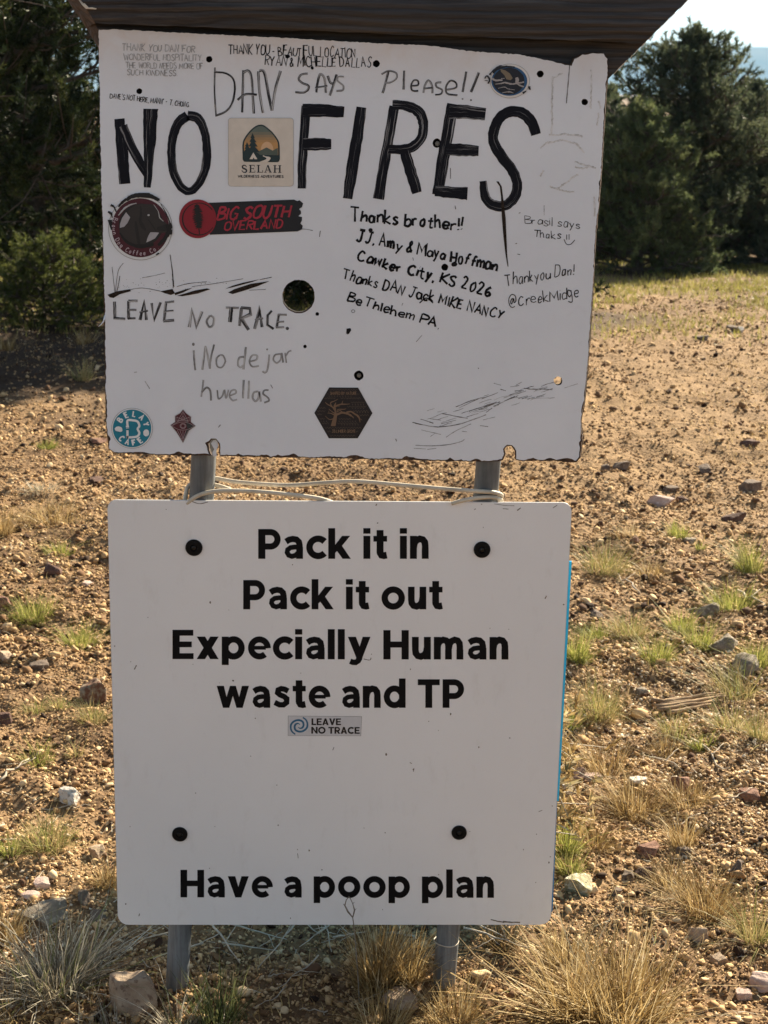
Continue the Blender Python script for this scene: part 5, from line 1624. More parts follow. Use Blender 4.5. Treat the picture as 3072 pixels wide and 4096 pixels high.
Yf = Y_POST - POST_R - 0.0042
Yb = Y_POST + POST_R + 0.0042
cb = MB()
cab([(418, 1030, Yb - .004), (440, 1031, Yb), (466, 1033, Y_POST + .012), (520, 1042, Y_POST), (620, 1048, Y_POST - .006), (700, 1043, Y_POST - .01), (770, 1040, Y_POST - .014), (870, 1048, Y_POST - .018), (960, 1056, Yf + .002), (1028, 1061, Yf - .001), (1060, 1063, Yf), (1079, 1067, Y_POST - .014), (1084, 1073, Y_POST), (1072, 1079, Yb - .006), (1050, 1080, Yb)], 0.0036)
cab([(975, 1088, Yf - .004), (1000, 1081, Yf - .003), (1030, 1076, Yf - .001), (1060, 1074, Yf), (1080, 1078, Y_POST - .012), (1084, 1084, Y_POST)], 0.0034)
cab([(724, 1088, Y_SIGN + .02), (690, 1077, Y_SIGN + .016), (640, 1070, Y_SIGN + .012), (560, 1062, Yf), (500, 1060, Yf - .001), (466, 1061, Yf - .001), (440, 1066, Yf), (420, 1075, Yf + .001), (404, 1088, Yf + .003)], 0.0036)
cab([(398, 1092, Y_POST - .01), (401, 1070, Y_POST - .004), (407, 1050, Y_POST + .008), (425, 1043, Yb), (452, 1045, Yb), (470, 1049, Y_POST + .014), (484, 1053, Y_POST + .008), (497, 1058, Y_POST + .006)], 0.0036)
o = cb.build('cable', M['cable'], None, True)
tag(o, 'cream plastic cable wound round both posts in the gap between the signs', 'cable')

# ------------------------------------------------------------------ stones
ROCKC = {
 'tan': rock_mat('tan_stone', (0.26, 0.18, 0.12), (0.46, 0.36, 0.26), (0.16, 0.10, 0.07)),
 'pale': rock_mat('pale_stone', (0.42, 0.38, 0.33), (0.62, 0.57, 0.50), (0.20, 0.17, 0.14)),
 'maroon': rock_mat('maroon_stone', (0.065, 0.035, 0.028), (0.15, 0.088, 0.066), (0.26, 0.17, 0.14), 0.68),
 'red': rock_mat('reddish_stone', (0.15, 0.075, 0.05), (0.29, 0.165, 0.115), (0.09, 0.05, 0.04)),
 'grey': rock_mat('grey_stone', (0.13, 0.105, 0.08), (0.26, 0.215, 0.165), (0.38, 0.34, 0.27), 0.62),
 'lichen': rock_mat('lichen_stone', (0.20, 0.17, 0.10), (0.38, 0.35, 0.22), (0.52, 0.51, 0.42), 0.6),
 'pink': rock_mat('pinkish_stone', (0.36, 0.25, 0.21), (0.54, 0.42, 0.36), (0.62, 0.55, 0.5), 0.66),
 'dark': rock_mat('dark_stone', (0.085, 0.062, 0.048), (0.20, 0.15, 0.115), (0.30, 0.24, 0.18), 0.66),
 'block': rock_mat('rusty_lichen_block', (0.17, 0.13, 0.09), (0.34, 0.28, 0.20), (0.13, 0.05, 0.028), 0.52),
}


def ico(level):
    import bmesh
    bm = bmesh.new()
    bmesh.ops.create_icosphere(bm, subdivisions=level, radius=1.0)
    v = np.array([x.co[:] for x in bm.verts]); f = np.array([[q.index for q in p.verts] for p in bm.faces])
    bm.free()
    return v, f


ICO1, ICO2, ICO4 = ico(1), ico(2), ico(4)


def stone_verts(seed, base, cuts=11, rough=0.05, blocky=0.0):
    r = np.random.default_rng(seed)
    v = base[0].copy()
    for _ in range(cuts):
        n = r.normal(size=3)
        if blocky > r.random():
            n = np.eye(3)[r.integers(3)] * r.choice([-1, 1]) + r.normal(size=3) * 0.12
        n /= np.linalg.norm(n)
        d = r.uniform(0.40, 0.80)
        dot = v @ n
        m = dot > d
        v[m] -= np.outer(dot[m] - d, n)
    for fr, am in ((2.6, rough), (7.0, rough * 0.55), (14.0, rough * 0.3)):
        k = r.normal(size=(4, 3)) * fr; ph = r.uniform(0, 6, 4)
        for a, p in zip(k, ph):
            v *= 1 + am * np.sin(v @ a + p)[:, None]
    return v


def rock(px, py, w, h, colr, label, seed, blocky=0.3, depth=0.8, sink=0.36, yaw=None, cat='rock'):
    """w, h: width and height in pixels of the 1659-wide view"""
    g = gpt(*P(px, py))
    dist = (g - Vector((0, 0, CAM_H))).length
    sc = dist / 3320.0
    v = stone_verts(seed, ICO4, 17, 0.035, blocky)
    v = v / np.abs(v).max(0)
    v = v * np.array([w * 0.5 * sc, w * 0.5 * sc * depth, h * 0.55 * sc])
    a = yaw if yaw is not None else (seed * 1.7) % 1.2 - 0.6
    R_ = np.array([[math.cos(a), -math.sin(a), 0], [math.sin(a), math.cos(a), 0], [0, 0, 1]])
    v = v @ R_.T
    v[:, 2] += h * 0.55 * sc * (1 - 2 * sink)
    me = np_mesh('rock', v, [ICO4[1]])
    o = link('rock', me, ROCKC[colr])
    o.location = g
    tag(o, label, cat, 'stones lying on the gravel')
    return o


ROCKS = [
 (207, 1512, 66, 66, 'block', 'upright squarish rust-blotched stone cut off by the left edge of the lower sign', .9, .7),
 (150, 1728, 62, 42, 'pale', 'whitish flat topped stone on the open gravel left of the lower sign', .4, .8),
 (112, 1243, 46, 38, 'maroon', 'dark maroon stone above the big yellow-green tuft at the left', .3, .8),
 (100, 1985, 108, 46, 'grey', 'flat grey-brown slab behind the big straw tuft at lower left', .5, .6),
 (182, 1952, 36, 42, 'dark', 'small pointed dark stone just behind the flat grey slab', .2, .8),
 (302, 2168, 118, 118, 'tan', 'large pale tan angular boulder left of the left post foot', .5, .8),
 (9, 1310, 34, 34, 'red', 'orange-red stone cut by the left edge beside the big yellow-green tuft', .3, .8),
 (187, 1264, 28, 14, 'pink', 'small pinkish flat stone right of the dark maroon one', .2, .8),
 (12, 1420, 36, 24, 'tan', 'orange-tan flat stone at the left edge below the big tuft', .2, .8),
 (14, 1560, 40, 30, 'maroon', 'brownish maroon stone at the left edge level with the squarish block', .3, .8),
 (88, 1440, 50, 22, 'dark', 'low dark stone between the second green tuft and the left edge', .3, .8),
 (205, 1850, 42, 36, 'tan', 'yellowish brown stone close to the lower left of the printed sign', .3, .8),
 (95, 1912, 40, 22, 'pink', 'pink flat stone just above the middle of the flat grey slab', .3, .8),
 (68, 1940, 44, 26, 'pink', 'pale pink stone left of and above the flat grey slab', .3, .8),
 (212, 1984, 42, 24, 'dark', 'dark flat stone by the lower left corner of the printed sign', .3, .8),
 (212, 1042, 40, 16, 'maroon', 'thin maroon stone left of the gap between the two signs', .3, .7),
 (210, 955, 40, 14, 'red', 'reddish flat stone beside the lower left corner of the notice board', .3, .7),
 (1250, 1920, 72, 48, 'lichen', 'greenish lichen covered slab right of the lower right sign corner', .4, .9),
 (1572, 1402, 86, 56, 'grey', 'big grey lichen rock among tufts at the right', .4, .8),
 (1612, 1446, 72, 44, 'grey', 'second grey rock just below the big lichen one at the right', .4, .8),
 (1222, 1716, 44, 46, 'pale', 'whitish stone touching the right edge of the lower sign', .4, .8),
 (1274, 1686, 50, 22, 'pink', 'flat pinkish stone right of the whitish one by the sign edge', .3, .8),
 (1378, 1692, 48, 26, 'pale', 'light grey stone above the golden mounds at the right', .3, .8),
 (1470, 1700, 56, 34, 'red', 'reddish stone above the right golden mound', .3, .8),
 (1620, 1724, 42, 28, 'red', 'rusty red stone near the right edge above the lower golden mound', .3, .8),
 (1385, 1500, 30, 20, 'grey', 'small rounded grey stone in the middle of the right gravel', .1, .8),
 (1240, 1683, 56, 30, 'maroon', 'dark brown stone at the sign edge above the whitish one', .3, .8),
 (1402, 1838, 64, 34, 'red', 'long rusty red stone below the golden mounds', .3, .8),
 (1395, 1892, 52, 30, 'maroon', 'maroon stone below the long rusty red one', .3, .8),
 (1358, 1906, 42, 36, 'dark', 'dark brown stone left of the maroon one', .3, .8),
 (1592, 1884, 36, 38, 'dark', 'dark grey stone at right below the rusty ones', .3, .8),
 (1480, 1846, 40, 26, 'dark', 'dark stone right of the long rusty red one', .3, .8),
 (1330, 1930, 28, 20, 'dark', 'small dark stone near the lichen covered slab', .3, .8),
 (1510, 2030, 46, 42, 'tan', 'tan wedge shaped stone behind the big golden bunch', .5, .8),
 (1553, 2084, 42, 30, 'tan', 'brownish blocky stone right of the big golden bunch', .7, .8),
 (1644, 2136, 56, 44, 'pink', 'pale pink stone at the right edge near the bottom corner', .4, .8),
 (1605, 2152, 34, 24, 'pink', 'small peach stone left of the pale pink one at the bottom right', .3, .8),
 (865, 2168, 80, 36, 'tan', 'tan stone half hidden in straw left of the right post foot', .3, .8),
 (1583, 714, 30, 18, 'dark', 'far dark stone with a pale one beside it, upper right gravel', .3, .8),
 (1600, 714, 20, 14, 'pale', 'far pale stone touching the dark one, upper right gravel', .3, .8),
 (1518, 734, 46, 16, 'dark', 'far dark flat stone left of the dark and pale pair', .6, .7),
 (1344, 1012, 50, 24, 'dark', 'two-humped dark stone right of the notice board corner', .3, .6),
 (1310, 1016, 24, 20, 'dark', 'small dark stone left of the two-humped one', .3, .8),
 (1617, 960, 40, 24, 'maroon', 'brown rounded stone near the right edge, highest of the middle gravel', .2, .8),
 (1522, 1020, 32, 22, 'dark', 'dark peaked stone in the middle of the right gravel', .2, .8),
 (1444, 1060, 50, 20, 'dark', 'long dark stone right of the lower sign top edge', .3, .7),
 (1622, 1060, 52, 30, 'dark', 'broad dark stone at the right edge level with the lower sign top', .3, .8),
 (1428, 1090, 64, 30, 'pink', 'broad pale pinkish flat stone below the long dark one', .3, .7),
 (1472, 1080, 34, 14, 'maroon', 'thin maroon stone touching the broad pale flat one', .3, .7),
 (1590, 1122, 62, 28, 'maroon', 'maroon ridge of stone right of the bright green tuft', .4, .6),
 (1370, 1170, 24, 16, 'red', 'small rounded pinkish red stone by the bright green tuft', .1, .8),
 (1490, 1172, 34, 18, 'grey', 'grey stone leaning against the bright green tuft', .2, .8),
 (1530, 1330, 60, 40, 'grey', 'grey weathered stone behind the wide green tuft', .4, .8),
 (1285, 1330, 40, 20, 'dark', 'dark stone right of the blue edge', .3, .8),
]
for i, (x, y, w, h, c, lab, bl, dp) in enumerate(ROCKS):
    rock(x, y, w, h, c, lab, 100 + i, bl, dp)

# ------------------------------------------------------------------ gravel: uncountable, one scatter
def gravel_mat():
    t = NT('mixed_gravel')
    at = t.node('ShaderNodeAttribute', attribute_name='gcol', attribute_type='INSTANCER')
    c = t.ramp(at.outputs['Fac'], [(0.0, (0.026, 0.015, 0.010)), (0.18, (0.07, 0.037, 0.022)), (0.36, (0.18, 0.10, 0.050)), (0.56, (0.41, 0.257, 0.122)), (0.80, (0.58, 0.395, 0.205)), (0.93, (0.70, 0.535, 0.33)), (1.0, (0.78, 0.68, 0.53))])
    n = t.noise(1.6, 4, 0.6, t.coord())
    c = t.mix(0.35, c, t.ramp(n.outputs['Fac'], [(0.3, 0.35), (0.7, 1.0)]), 'MULTIPLY')
    t.color(c)
    return t.set(0.92, 0, 0.2)


protos = bpy.data.collections.new('gravel_shapes')
GM = gravel_mat()
for k in range(14):
    v = stone_verts(500 + k, ICO2 if k < 7 else ICO1, 9, 0.07, 0.15)
    v = v / np.abs(v).max(0) * np.array([1.0, 0.8, 0.62])
    me = np_mesh('gravel_shape', v, [(ICO2 if k < 7 else ICO1)[1]])
    me.materials.append(GM)
    protos.objects.link(bpy.data.objects.new('gravel_shape', me))


def frustum_points(n, y0, y1, margin=0.35, power=1.0):
    y = y0 + (y1 - y0) * RNG.random(n) ** power
    half = y * 0.262 + margin
    x = (RNG.random(n) * 2 - 1) * half
    return x, y


def scatter(name, xs, ys, sizes, cols, sink, label=None):
    zs = gz(xs, ys)
    me = bpy.data.meshes.new(name)
    me.vertices.add(len(xs))
    me.vertices.foreach_set('co', np.stack([xs, ys, zs + sizes * sink], -1).astype(np.float32).ravel())
    rot = np.stack([RNG.normal(0, 0.4, len(xs)), RNG.normal(0, 0.4, len(xs)), RNG.random(len(xs)) * 6.28], -1).astype(np.float32)
    a = me.attributes.new('grot', 'FLOAT_VECTOR', 'POINT'); a.data.foreach_set('vector', rot.ravel())
    add_attr(me, 'gsize', sizes); add_attr(me, 'gcol', cols)
    o = link(name, me)
    ng = bpy.data.node_groups.new(name, 'GeometryNodeTree')
    ng.interface.new_socket('Geometry', in_out='INPUT', socket_type='NodeSocketGeometry')
    ng.interface.new_socket('Geometry', in_out='OUTPUT', socket_type='NodeSocketGeometry')
    gi = ng.nodes.new('NodeGroupInput'); go = ng.nodes.new('NodeGroupOutput')
    ci = ng.nodes.new('GeometryNodeCollectionInfo'); ci.inputs['Collection'].default_value = protos
    ci.inputs['Separate Children'].default_value = True; ci.inputs['Reset Children'].default_value = True
    ip = ng.nodes.new('GeometryNodeInstanceOnPoints'); ip.inputs['Pick Instance'].default_value = True
    ra = ng.nodes.new('GeometryNodeInputNamedAttribute'); ra.data_type = 'FLOAT_VECTOR'; ra.inputs['Name'].default_value = 'grot'
    sa = ng.nodes.new('GeometryNodeInputNamedAttribute'); sa.data_type = 'FLOAT'; sa.inputs['Name'].default_value = 'gsize'
    ri = ng.nodes.new('FunctionNodeRandomValue'); ri.data_type = 'INT'
    mp = ng.nodes.new('GeometryNodeMeshToPoints')
    ng.links.new(gi.outputs[0], mp.inputs['Mesh'])
    ng.links.new(mp.outputs[0], ip.inputs['Points'])
    ng.links.new(ci.outputs[0], ip.inputs['Instance'])
    ng.links.new(ra.outputs[0], ip.inputs['Rotation'])
    ng.links.new(sa.outputs[0], ip.inputs['Scale'])
    for s_ in ri.inputs:
        if s_.type == 'INT' and s_.name == 'Max': s_.default_value = 13
    for s_ in ri.outputs:
        if s_.type == 'INT': ng.links.new(s_, ip.inputs['Instance Index'])
    ng.links.new(ip.outputs[0], go.inputs[0])
    md = o.modifiers.new('scatter', 'NODES'); md.node_group = ng
    tag(o, label, None, None, 'stuff')
    return o


X, Y, SZ = [], [], []
for n, y0, y1, s0, s1, pw in ((95000, 2.15, 4.2, 0.0024, 0.0052, 1.0), (13000, 2.15, 4.4, 0.005, 0.012, 1.0), (60000, 4.2, 7.6, 0.0042, 0.009, 1.0), (7000, 4.2, 8.0, 0.008, 0.019, 1.0), (60000, 7.6, 15.5, 0.006, 0.0125, 1.0), (3500, 7.6, 17, 0.014, 0.032, 1.0), (700, 2.2, 6.0, 0.010, 0.021, 1.0)):
    x, y = frustum_points(n, y0, y1, 0.4)
    dens = vnoise(x * 2.1, y * 2.1, 41) * 0.6 + vnoise(x * 7, y * 7, 42) * 0.4
    keep = RNG.random(n) < np.clip(0.55 + 0.9 * (dens - 0.35), 0.3, 1) * (1 - 0.62 * packed(x, y)) * (1 - 0.75 * tree_shade(x, y))
    x, y = x[keep], y[keep]
    X.append(x); Y.append(y); SZ.append(s0 + (s1 - s0) * RNG.random(len(x)) ** 2.2)
X, Y, SZ = np.concatenate(X), np.concatenate(Y), np.concatenate(SZ)
patch = vnoise(X * 1.3, Y * 1.3, 43)
C = np.clip(RNG.beta(3.6, 2.0, len(X)) * 0.95 + 0.42 * (patch - 0.5), 0, 1)
big = SZ > 0.009
C[big] = np.where(RNG.random(big.sum()) < 0.16, RNG.random(big.sum()) * 0.25, 0.22 + 0.7 * RNG.random(big.sum()))
scatter('gravel', X, Y, SZ.astype(np.float32), C.astype(np.float32), 0.42, 'loose tan and brown gravel covering the ground')

# ------------------------------------------------------------------ grass
M['g_green'] = leaf_mat('yellow_green_grass', [(0.0, (0.22, 0.19, 0.075)), (0.25, (0.16, 0.19, 0.04)), (0.65, (0.32, 0.335, 0.075)), (1.0, (0.56, 0.48, 0.20))], 0.4, 0.5)
M['g_straw'] = leaf_mat('golden_straw', [(0.0, (0.14, 0.085, 0.038)), (0.35, (0.32, 0.215, 0.085)), (0.75, (0.50, 0.37, 0.17)), (1.0, (0.68, 0.57, 0.36))], 0.30, 0.55)
M['g_grey'] = leaf_mat('bleached_grass', [(0.0, (0.12, 0.10, 0.07)), (0.4, (0.30, 0.26, 0.19)), (0.72, (0.54, 0.49, 0.38)), (0.86, (0.66, 0.60, 0.48)), (0.90, (0.13, 0.15, 0.05)), (1.0, (0.20, 0.22, 0.08))], 0.25, 0.55)
M['g_mix'] = leaf_mat('half_dry_grass', [(0.0, (0.30, 0.22, 0.10)), (0.35, (0.46, 0.36, 0.17)), (0.6, (0.26, 0.26, 0.08)), (0.85, (0.17, 0.20, 0.05)), (1.0, (0.56, 0.47, 0.28))], 0.38, 0.5)
M['g_strip'] = leaf_mat('olive_straw_grass', [(0.0, (0.26, 0.20, 0.09)), (0.35, (0.22, 0.21, 0.06)), (0.7, (0.30, 0.285, 0.075)), (1.0, (0.50, 0.42, 0.20))], 0.35, 0.5)
M['g_dark'] = leaf_mat('dark_green_grass', [(0.0, (0.05, 0.065, 0.025)), (0.6, (0.10, 0.12, 0.045)), (1.0, (0.24, 0.24, 0.11))], 0.3, 0.5)


def blades(base, az, lean, L, W, curl, rng, segs=4, wiggle=0.0):
    """vectorised grass blades -> verts, quads, per-vertex blade number"""
    n = len(base)
    t = np.linspace(0, 1, segs + 1)
    d_h = np.stack([np.cos(az), np.sin(az), 0 * az], -1)
    side = np.stack([-np.sin(az + rng.normal(0, 0.5, n)), np.cos(az + rng.normal(0, 0.5, n)), 0 * az], -1)
    p = base.copy(); cols = []
    ang = lean.copy()
    pts = [p.copy()]
    for k in range(segs):
        step = L / segs
        p = p + (d_h * np.sin(ang)[:, None] + np.array([0, 0, 1.0]) * np.cos(ang)[:, None]) * step[:, None]
        if wiggle: p = p + rng.normal(0, wiggle, (n, 3)) * step[:, None]
        ang = ang + curl / segs
        pts.append(p.copy())
    V = np.zeros((n, segs + 1, 2, 3))
    for k in range(segs + 1):
        w = W * (1 - 0.92 * t[k] ** 1.6)
        V[:, k, 0] = pts[k] - side * w[:, None] * 0.5
        V[:, k, 1] = pts[k] + side * w[:, None] * 0.5
    V = V.reshape(-1, 3)
    b = (np.arange(n) * (segs + 1) * 2)[:, None] + (np.arange(segs) * 2)[None, :]
    F = np.stack([b, b + 1, b + 3, b + 2], -1).reshape(-1, 4)
    return V, F, np.repeat(np.arange(n), (segs + 1) * 2)


def tuft_mesh(seed, n, radius, height, spread=0.7, wid=0.0022, curl=0.7, short=0.35, dirbias=None, wiggle=0.04, colshift=0.0):
    r = np.random.default_rng(seed)
    a = r.random(n) * 6.283
    rad = radius * np.sqrt(r.random(n)) * 0.55
    base = np.stack([np.cos(a) * rad, np.sin(a) * rad, np.full(n, -0.006)], -1)
    az = a + r.normal(0, 0.7, n)
    if dirbias is not None:
        m = r.random(n) < 0.6
        az[m] = dirbias + r.normal(0, 0.55, m.sum())
    lean = np.abs(r.normal(0.12, spread * 0.55, n)) + rad / max(radius, 1e-4) * spread * 0.5
    L = height * (short + (1.12 - short) * r.random(n) ** 0.8) / np.maximum(0.45, np.cos(np.minimum(lean, 1.1)))
    cu = np.abs(r.normal(curl * 0.6, curl * 0.5, n))
    W = wid * r.uniform(0.6, 1.3, n)
    V, F, idx = blades(base, az, np.minimum(lean, 1.35), L, W, cu, r, 4, wiggle)
    # matted thatch of short broken blades round the foot
    m2 = int(n * 0.9)
    a2 = r.random(m2) * 6.283; r2 = radius * np.sqrt(r.random(m2)) * 0.9
    b2 = np.stack([np.cos(a2) * r2, np.sin(a2) * r2, np.full(m2, 0.002) + 0.05 * height * r.random(m2)], -1)
    V2, F2, i2 = blades(b2, r.random(m2) * 6.283, np.abs(r.normal(1.15, .35, m2)), height * r.uniform(.12, .42, m2), wid * r.uniform(.5, 1.0, m2), r.normal(0.1, .5, m2), r, 4, 0.16)
    F = np.concatenate([F, F2 + len(V)]); V = np.concatenate([V, V2]); idx = np.concatenate([idx, i2 + n])
    V[:, 2] = np.maximum(V[:, 2], -0.004)
    me = np_mesh('grass_tuft', V, [F])
    rv = np.clip(np.concatenate([r.random(n), r.random(m2) * 0.75]) + colshift, 0, 1)
    add_attr(me, 'rnd', rv[idx])
    return me


def tuft(px, py, w, h, kind, label, seed, n=None, name='grass_tuft', **kw):
    g = gpt(*P(px, py))
    sc = (g - Vector((0, 0, CAM_H))).length / 3320.0
    n = int(n * 1.35) if n else int(60 + (w + h) * 1.1)
    wid = max(0.0017, 1.15 * sc) if 'wid' not in kw else kw.pop('wid')
    me = tuft_mesh(seed, n, w * 0.5 * sc, h * sc * 0.98, wid=wid, **kw)
    o = link(name, me, M[kind])
    o.location = g
    tag(o, label, 'grass tuft', 'grass tufts on the gravel')
    return o


TUFTS = [
 (75, 1338, 120, 66, 'g_green', 'big yellow-green tuft at the left, below the dark maroon stone', dict(n=240, spread=.75)),
 (172, 1398, 96, 66, 'g_green', 'yellow-green tuft between the big one and the left sign edge', dict(n=190, spread=.8)),
 (80, 1540, 70, 44, 'g_mix', 'sparse tuft left of the rust-blotched squarish stone', dict(n=90, spread=.9)),
 (128, 1530, 56, 40, 'g_mix', 'small tuft touching the shadow of the squarish stone', dict(n=70, spread=.9)),
 (199, 1556, 76, 48, 'g_mix', 'green and straw tuft in front of the squarish stone', dict(n=120, spread=.85)),
 (80, 1646, 90, 52, 'g_green', 'low green tuft above the whitish flat topped stone', dict(n=110, spread=.95)),
 (164, 1632, 44, 44, 'g_mix', 'few green blades right of the low green tuft', dict(n=26, spread=.6)),
 (105, 1822, 150, 62, 'g_mix', 'wide half dry tuft below the whitish flat topped stone', dict(n=230, spread=1.0)),
 (20, 1842, 60, 42, 'g_green', 'green end of the wide half dry tuft at the left edge', dict(n=80, spread=.9)),
 (233, 1912, 66, 58, 'g_straw', 'yellow tuft against the lower left sign edge', dict(n=150, spread=.8)),
 (120, 2130, 230, 135, 'g_grey', 'large bleached grey tuft with long blades at the lower left corner', dict(n=300, spread=.95, curl=.6, wid=.0025, wiggle=.10)),
 (175, 2100, 150, 110, 'g_grey', 'bleached blades sweeping right from the large grey tuft', dict(n=130, spread=1.1, dirbias=0.15, curl=.3, wid=.0030, wiggle=.07)),
 (14, 2025, 90, 80, 'g_straw', 'pale straw clump at the left edge above the corner tuft', dict(n=170, spread=.8)),
 (40, 2200, 160, 90, 'g_straw', 'straw blades lying at the bottom left corner', dict(n=90, spread=1.3, curl=.9)),
 (103, 968, 60, 26, 'g_green', 'little green tuft in the gravel below the tree shadow', dict(n=110, spread=.9)),
 (110, 1122, 190, 46, 'g_straw', 'wide pale straw mat left of the lower sign top', dict(n=330, spread=1.1)),
 (129, 1196, 74, 36, 'g_green', 'small green and gold tuft below the wide straw mat', dict(n=100, spread=.95)),
 (6, 1152, 60, 70, 'g_straw', 'straw clump cut by the left edge beside the wide straw mat', dict(n=150, spread=.8)),
 (178, 820, 76, 54, 'g_mix', 'thin tuft standing in the tree shadow beside the board', dict(n=80, spread=.8)),
 (186, 740, 60, 40, 'g_straw', 'dry bush at the foot of the dark pine', dict(n=90, spread=.8)),
 (14, 756, 66, 40, 'g_straw', 'pale grass at the foot of the bright green bush', dict(n=120, spread=.8)),
 (90, 1060, 120, 24, 'g_grey', 'faint grey tuft above the wide straw mat', dict(n=120, spread=1.2)),
 (1464, 1160, 62, 40, 'g_green', 'bright green tuft alone in the right gravel', dict(n=130, spread=.7)),
 (1512, 1186, 30, 24, 'g_green', 'tiny green tuft right of the bright green one', dict(n=40, spread=.7)),
 (1620, 1232, 80, 84, 'g_green', 'tall green tuft near the right edge', dict(n=170, spread=.7, dirbias=2.4)),
 (1362, 1160, 110, 46, 'g_straw', 'leaning pale straw blades above the dark soil at right', dict(n=70, spread=1.1, dirbias=2.8)),
 (1308, 1232, 130, 74, 'g_mix', 'straw and green tuft beside the top of the blue edge', dict(n=230, spread=.9)),
 (1400, 1240, 120, 40, 'g_straw', 'dry tuft right of the one beside the blue edge', dict(n=130, spread=1.1)),
 (1247, 1425, 76, 80, 'g_green', 'green tuft touching the blue edge', dict(n=230, spread=.7)),
 (1294, 1380, 84, 44, 'g_green', 'green tuft just above and right of the one touching the blue edge', dict(n=160, spread=.85)),
 (1362, 1372, 110, 60, 'g_mix', 'long mixed tuft in the middle of the right slope', dict(n=220, spread=.9)),
 (1420, 1424, 100, 62, 'g_green', 'green tuft with a straw foot in the middle of the right slope', dict(n=200, spread=.85)),
 (1470, 1362, 76, 56, 'g_green', 'round green tuft above the grey lichen rock', dict(n=170, spread=.8)),
 (1512, 1396, 90, 66, 'g_green', 'bright tuft at the left of the grey lichen rock', dict(n=200, spread=.8)),
 (1582, 1312, 150, 62, 'g_green', 'wide green tuft at right above the lichen rock', dict(n=280, spread=.9)),
 (1636, 1438, 90, 64, 'g_green', 'dense green tuft at the right edge by the second grey rock', dict(n=230, spread=.75)),
 (1590, 1502, 150, 92, 'g_mix', 'fan of straw and green blades below the second grey rock', dict(n=190, spread=1.0, dirbias=2.6)),
 (1290, 1546, 130, 90, 'g_mix', 'tall green and straw tuft right of the sign at mid height', dict(n=210, spread=.85)),
 (1232, 1570, 60, 60, 'g_green', 'green blades at the sign edge below the tall mixed tuft', dict(n=120, spread=.8)),
 (1460, 1586, 96, 66, 'g_mix', 'loose green tuft in the middle of the lower right slope', dict(n=100, spread=.9)),
 (1434, 1628, 86, 54, 'g_straw', 'straw tuft with a green tip below the loose green one', dict(n=110, spread=.9)),
 (1516, 1616, 70, 48, 'g_green', 'vivid green blades right of the straw tuft', dict(n=90, spread=.8)),
 (1580, 1576, 110, 72, 'g_mix', 'yellow-green tuft near the pale twigs at right', dict(n=130, spread=.95)),
 (1640, 1596, 60, 66, 'g_mix', 'green and gold tuft cut by the right edge', dict(n=120, spread=.8)),
 (1310, 1672, 130, 110, 'g_straw', 'thin upright straw above the flat pinkish stone', dict(n=130, spread=.8)),
 (1370, 1752, 190, 76, 'g_straw', 'golden mound right of the whitish stone', dict(n=420, spread=1.0, colshift=-.1)),
 (1488, 1742, 150, 60, 'g_straw', 'second golden mound, right of the first', dict(n=300, spread=1.0, colshift=-.1)),
 (1224, 1836, 76, 80, 'g_green', 'green tuft hugging the lower right sign edge', dict(n=190, spread=.7)),
 (1232, 1884, 70, 62, 'g_green', 'lower green tuft hugging the sign edge above the lichen slab', dict(n=130, spread=.85)),
 (1285, 1826, 100, 54, 'g_straw', 'reddish straw right of the green tufts hugging the sign edge', dict(n=150, spread=1.0, colshift=-.2)),
 (1474, 1826, 76, 84, 'g_straw', 'upright straw tuft above the maroon stones', dict(n=120, spread=.7)),
 (1525, 1968, 170, 84, 'g_straw', 'golden mound at right below the maroon stones', dict(n=430, spread=1.0, colshift=-.1)),
 (1446, 1918, 110, 66, 'g_straw', 'thin golden mound left of the larger lower one', dict(n=200, spread=1.0, colshift=-.1)),
 (1630, 2032, 110, 88, 'g_mix', 'green and grey tuft at the right edge near the bottom', dict(n=190, spread=.9)),
 (1340, 2215, 300, 190, 'g_straw', 'largest golden bunch, in front at the bottom right', dict(n=430, spread=.85, wid=.0028, curl=.8, wiggle=.10)),
 (1230, 2190, 200, 165, 'g_straw', 'golden bunch under the lower right sign corner', dict(n=230, spread=.95, wid=.0032, wiggle=.08)),
 (1215, 2070, 120, 76, 'g_straw', 'short straw showing below the lower right sign corner', dict(n=200, spread=1.0)),
 (1080, 2045, 90, 66, 'g_straw', 'reddish brown tuft under the sign, right of the right post', dict(n=160, spread=1.0, colshift=-.35)),
 (815, 2130, 110, 150, 'g_straw', 'upright golden bunch under the sign between the two posts', dict(n=330, spread=.5, wid=.0024)),
 (880, 2120, 80, 120, 'g_straw', 'golden stems left of the right post', dict(n=160, spread=.6, wid=.0022)),
 (980, 2215, 160, 95, 'g_straw', 'pale straw around the right post foot', dict(n=260, spread=1.1)),
 (830, 2225, 150, 90, 'g_straw', 'low straw between the posts at the bottom edge', dict(n=180, spread=1.1)),
 (470, 2212, 140, 130, 'g_dark', 'dark green upright blades right of the left post foot', dict(n=110, spread=.45, wid=.0026, curl=.35)),
 (385, 2222, 110, 100, 'g_grey', 'grey dry blades around the left post foot', dict(n=80, spread=.9)),
 (250, 2235, 160, 80, 'g_grey', 'thin grey blades in front of the tan boulder', dict(n=60, spread=1.0)),
]
for i, (x, y, w, h, k, lab, kw) in enumerate(TUFTS):
    tuft(x, y, w, h, k, lab, 900 + i, **kw)


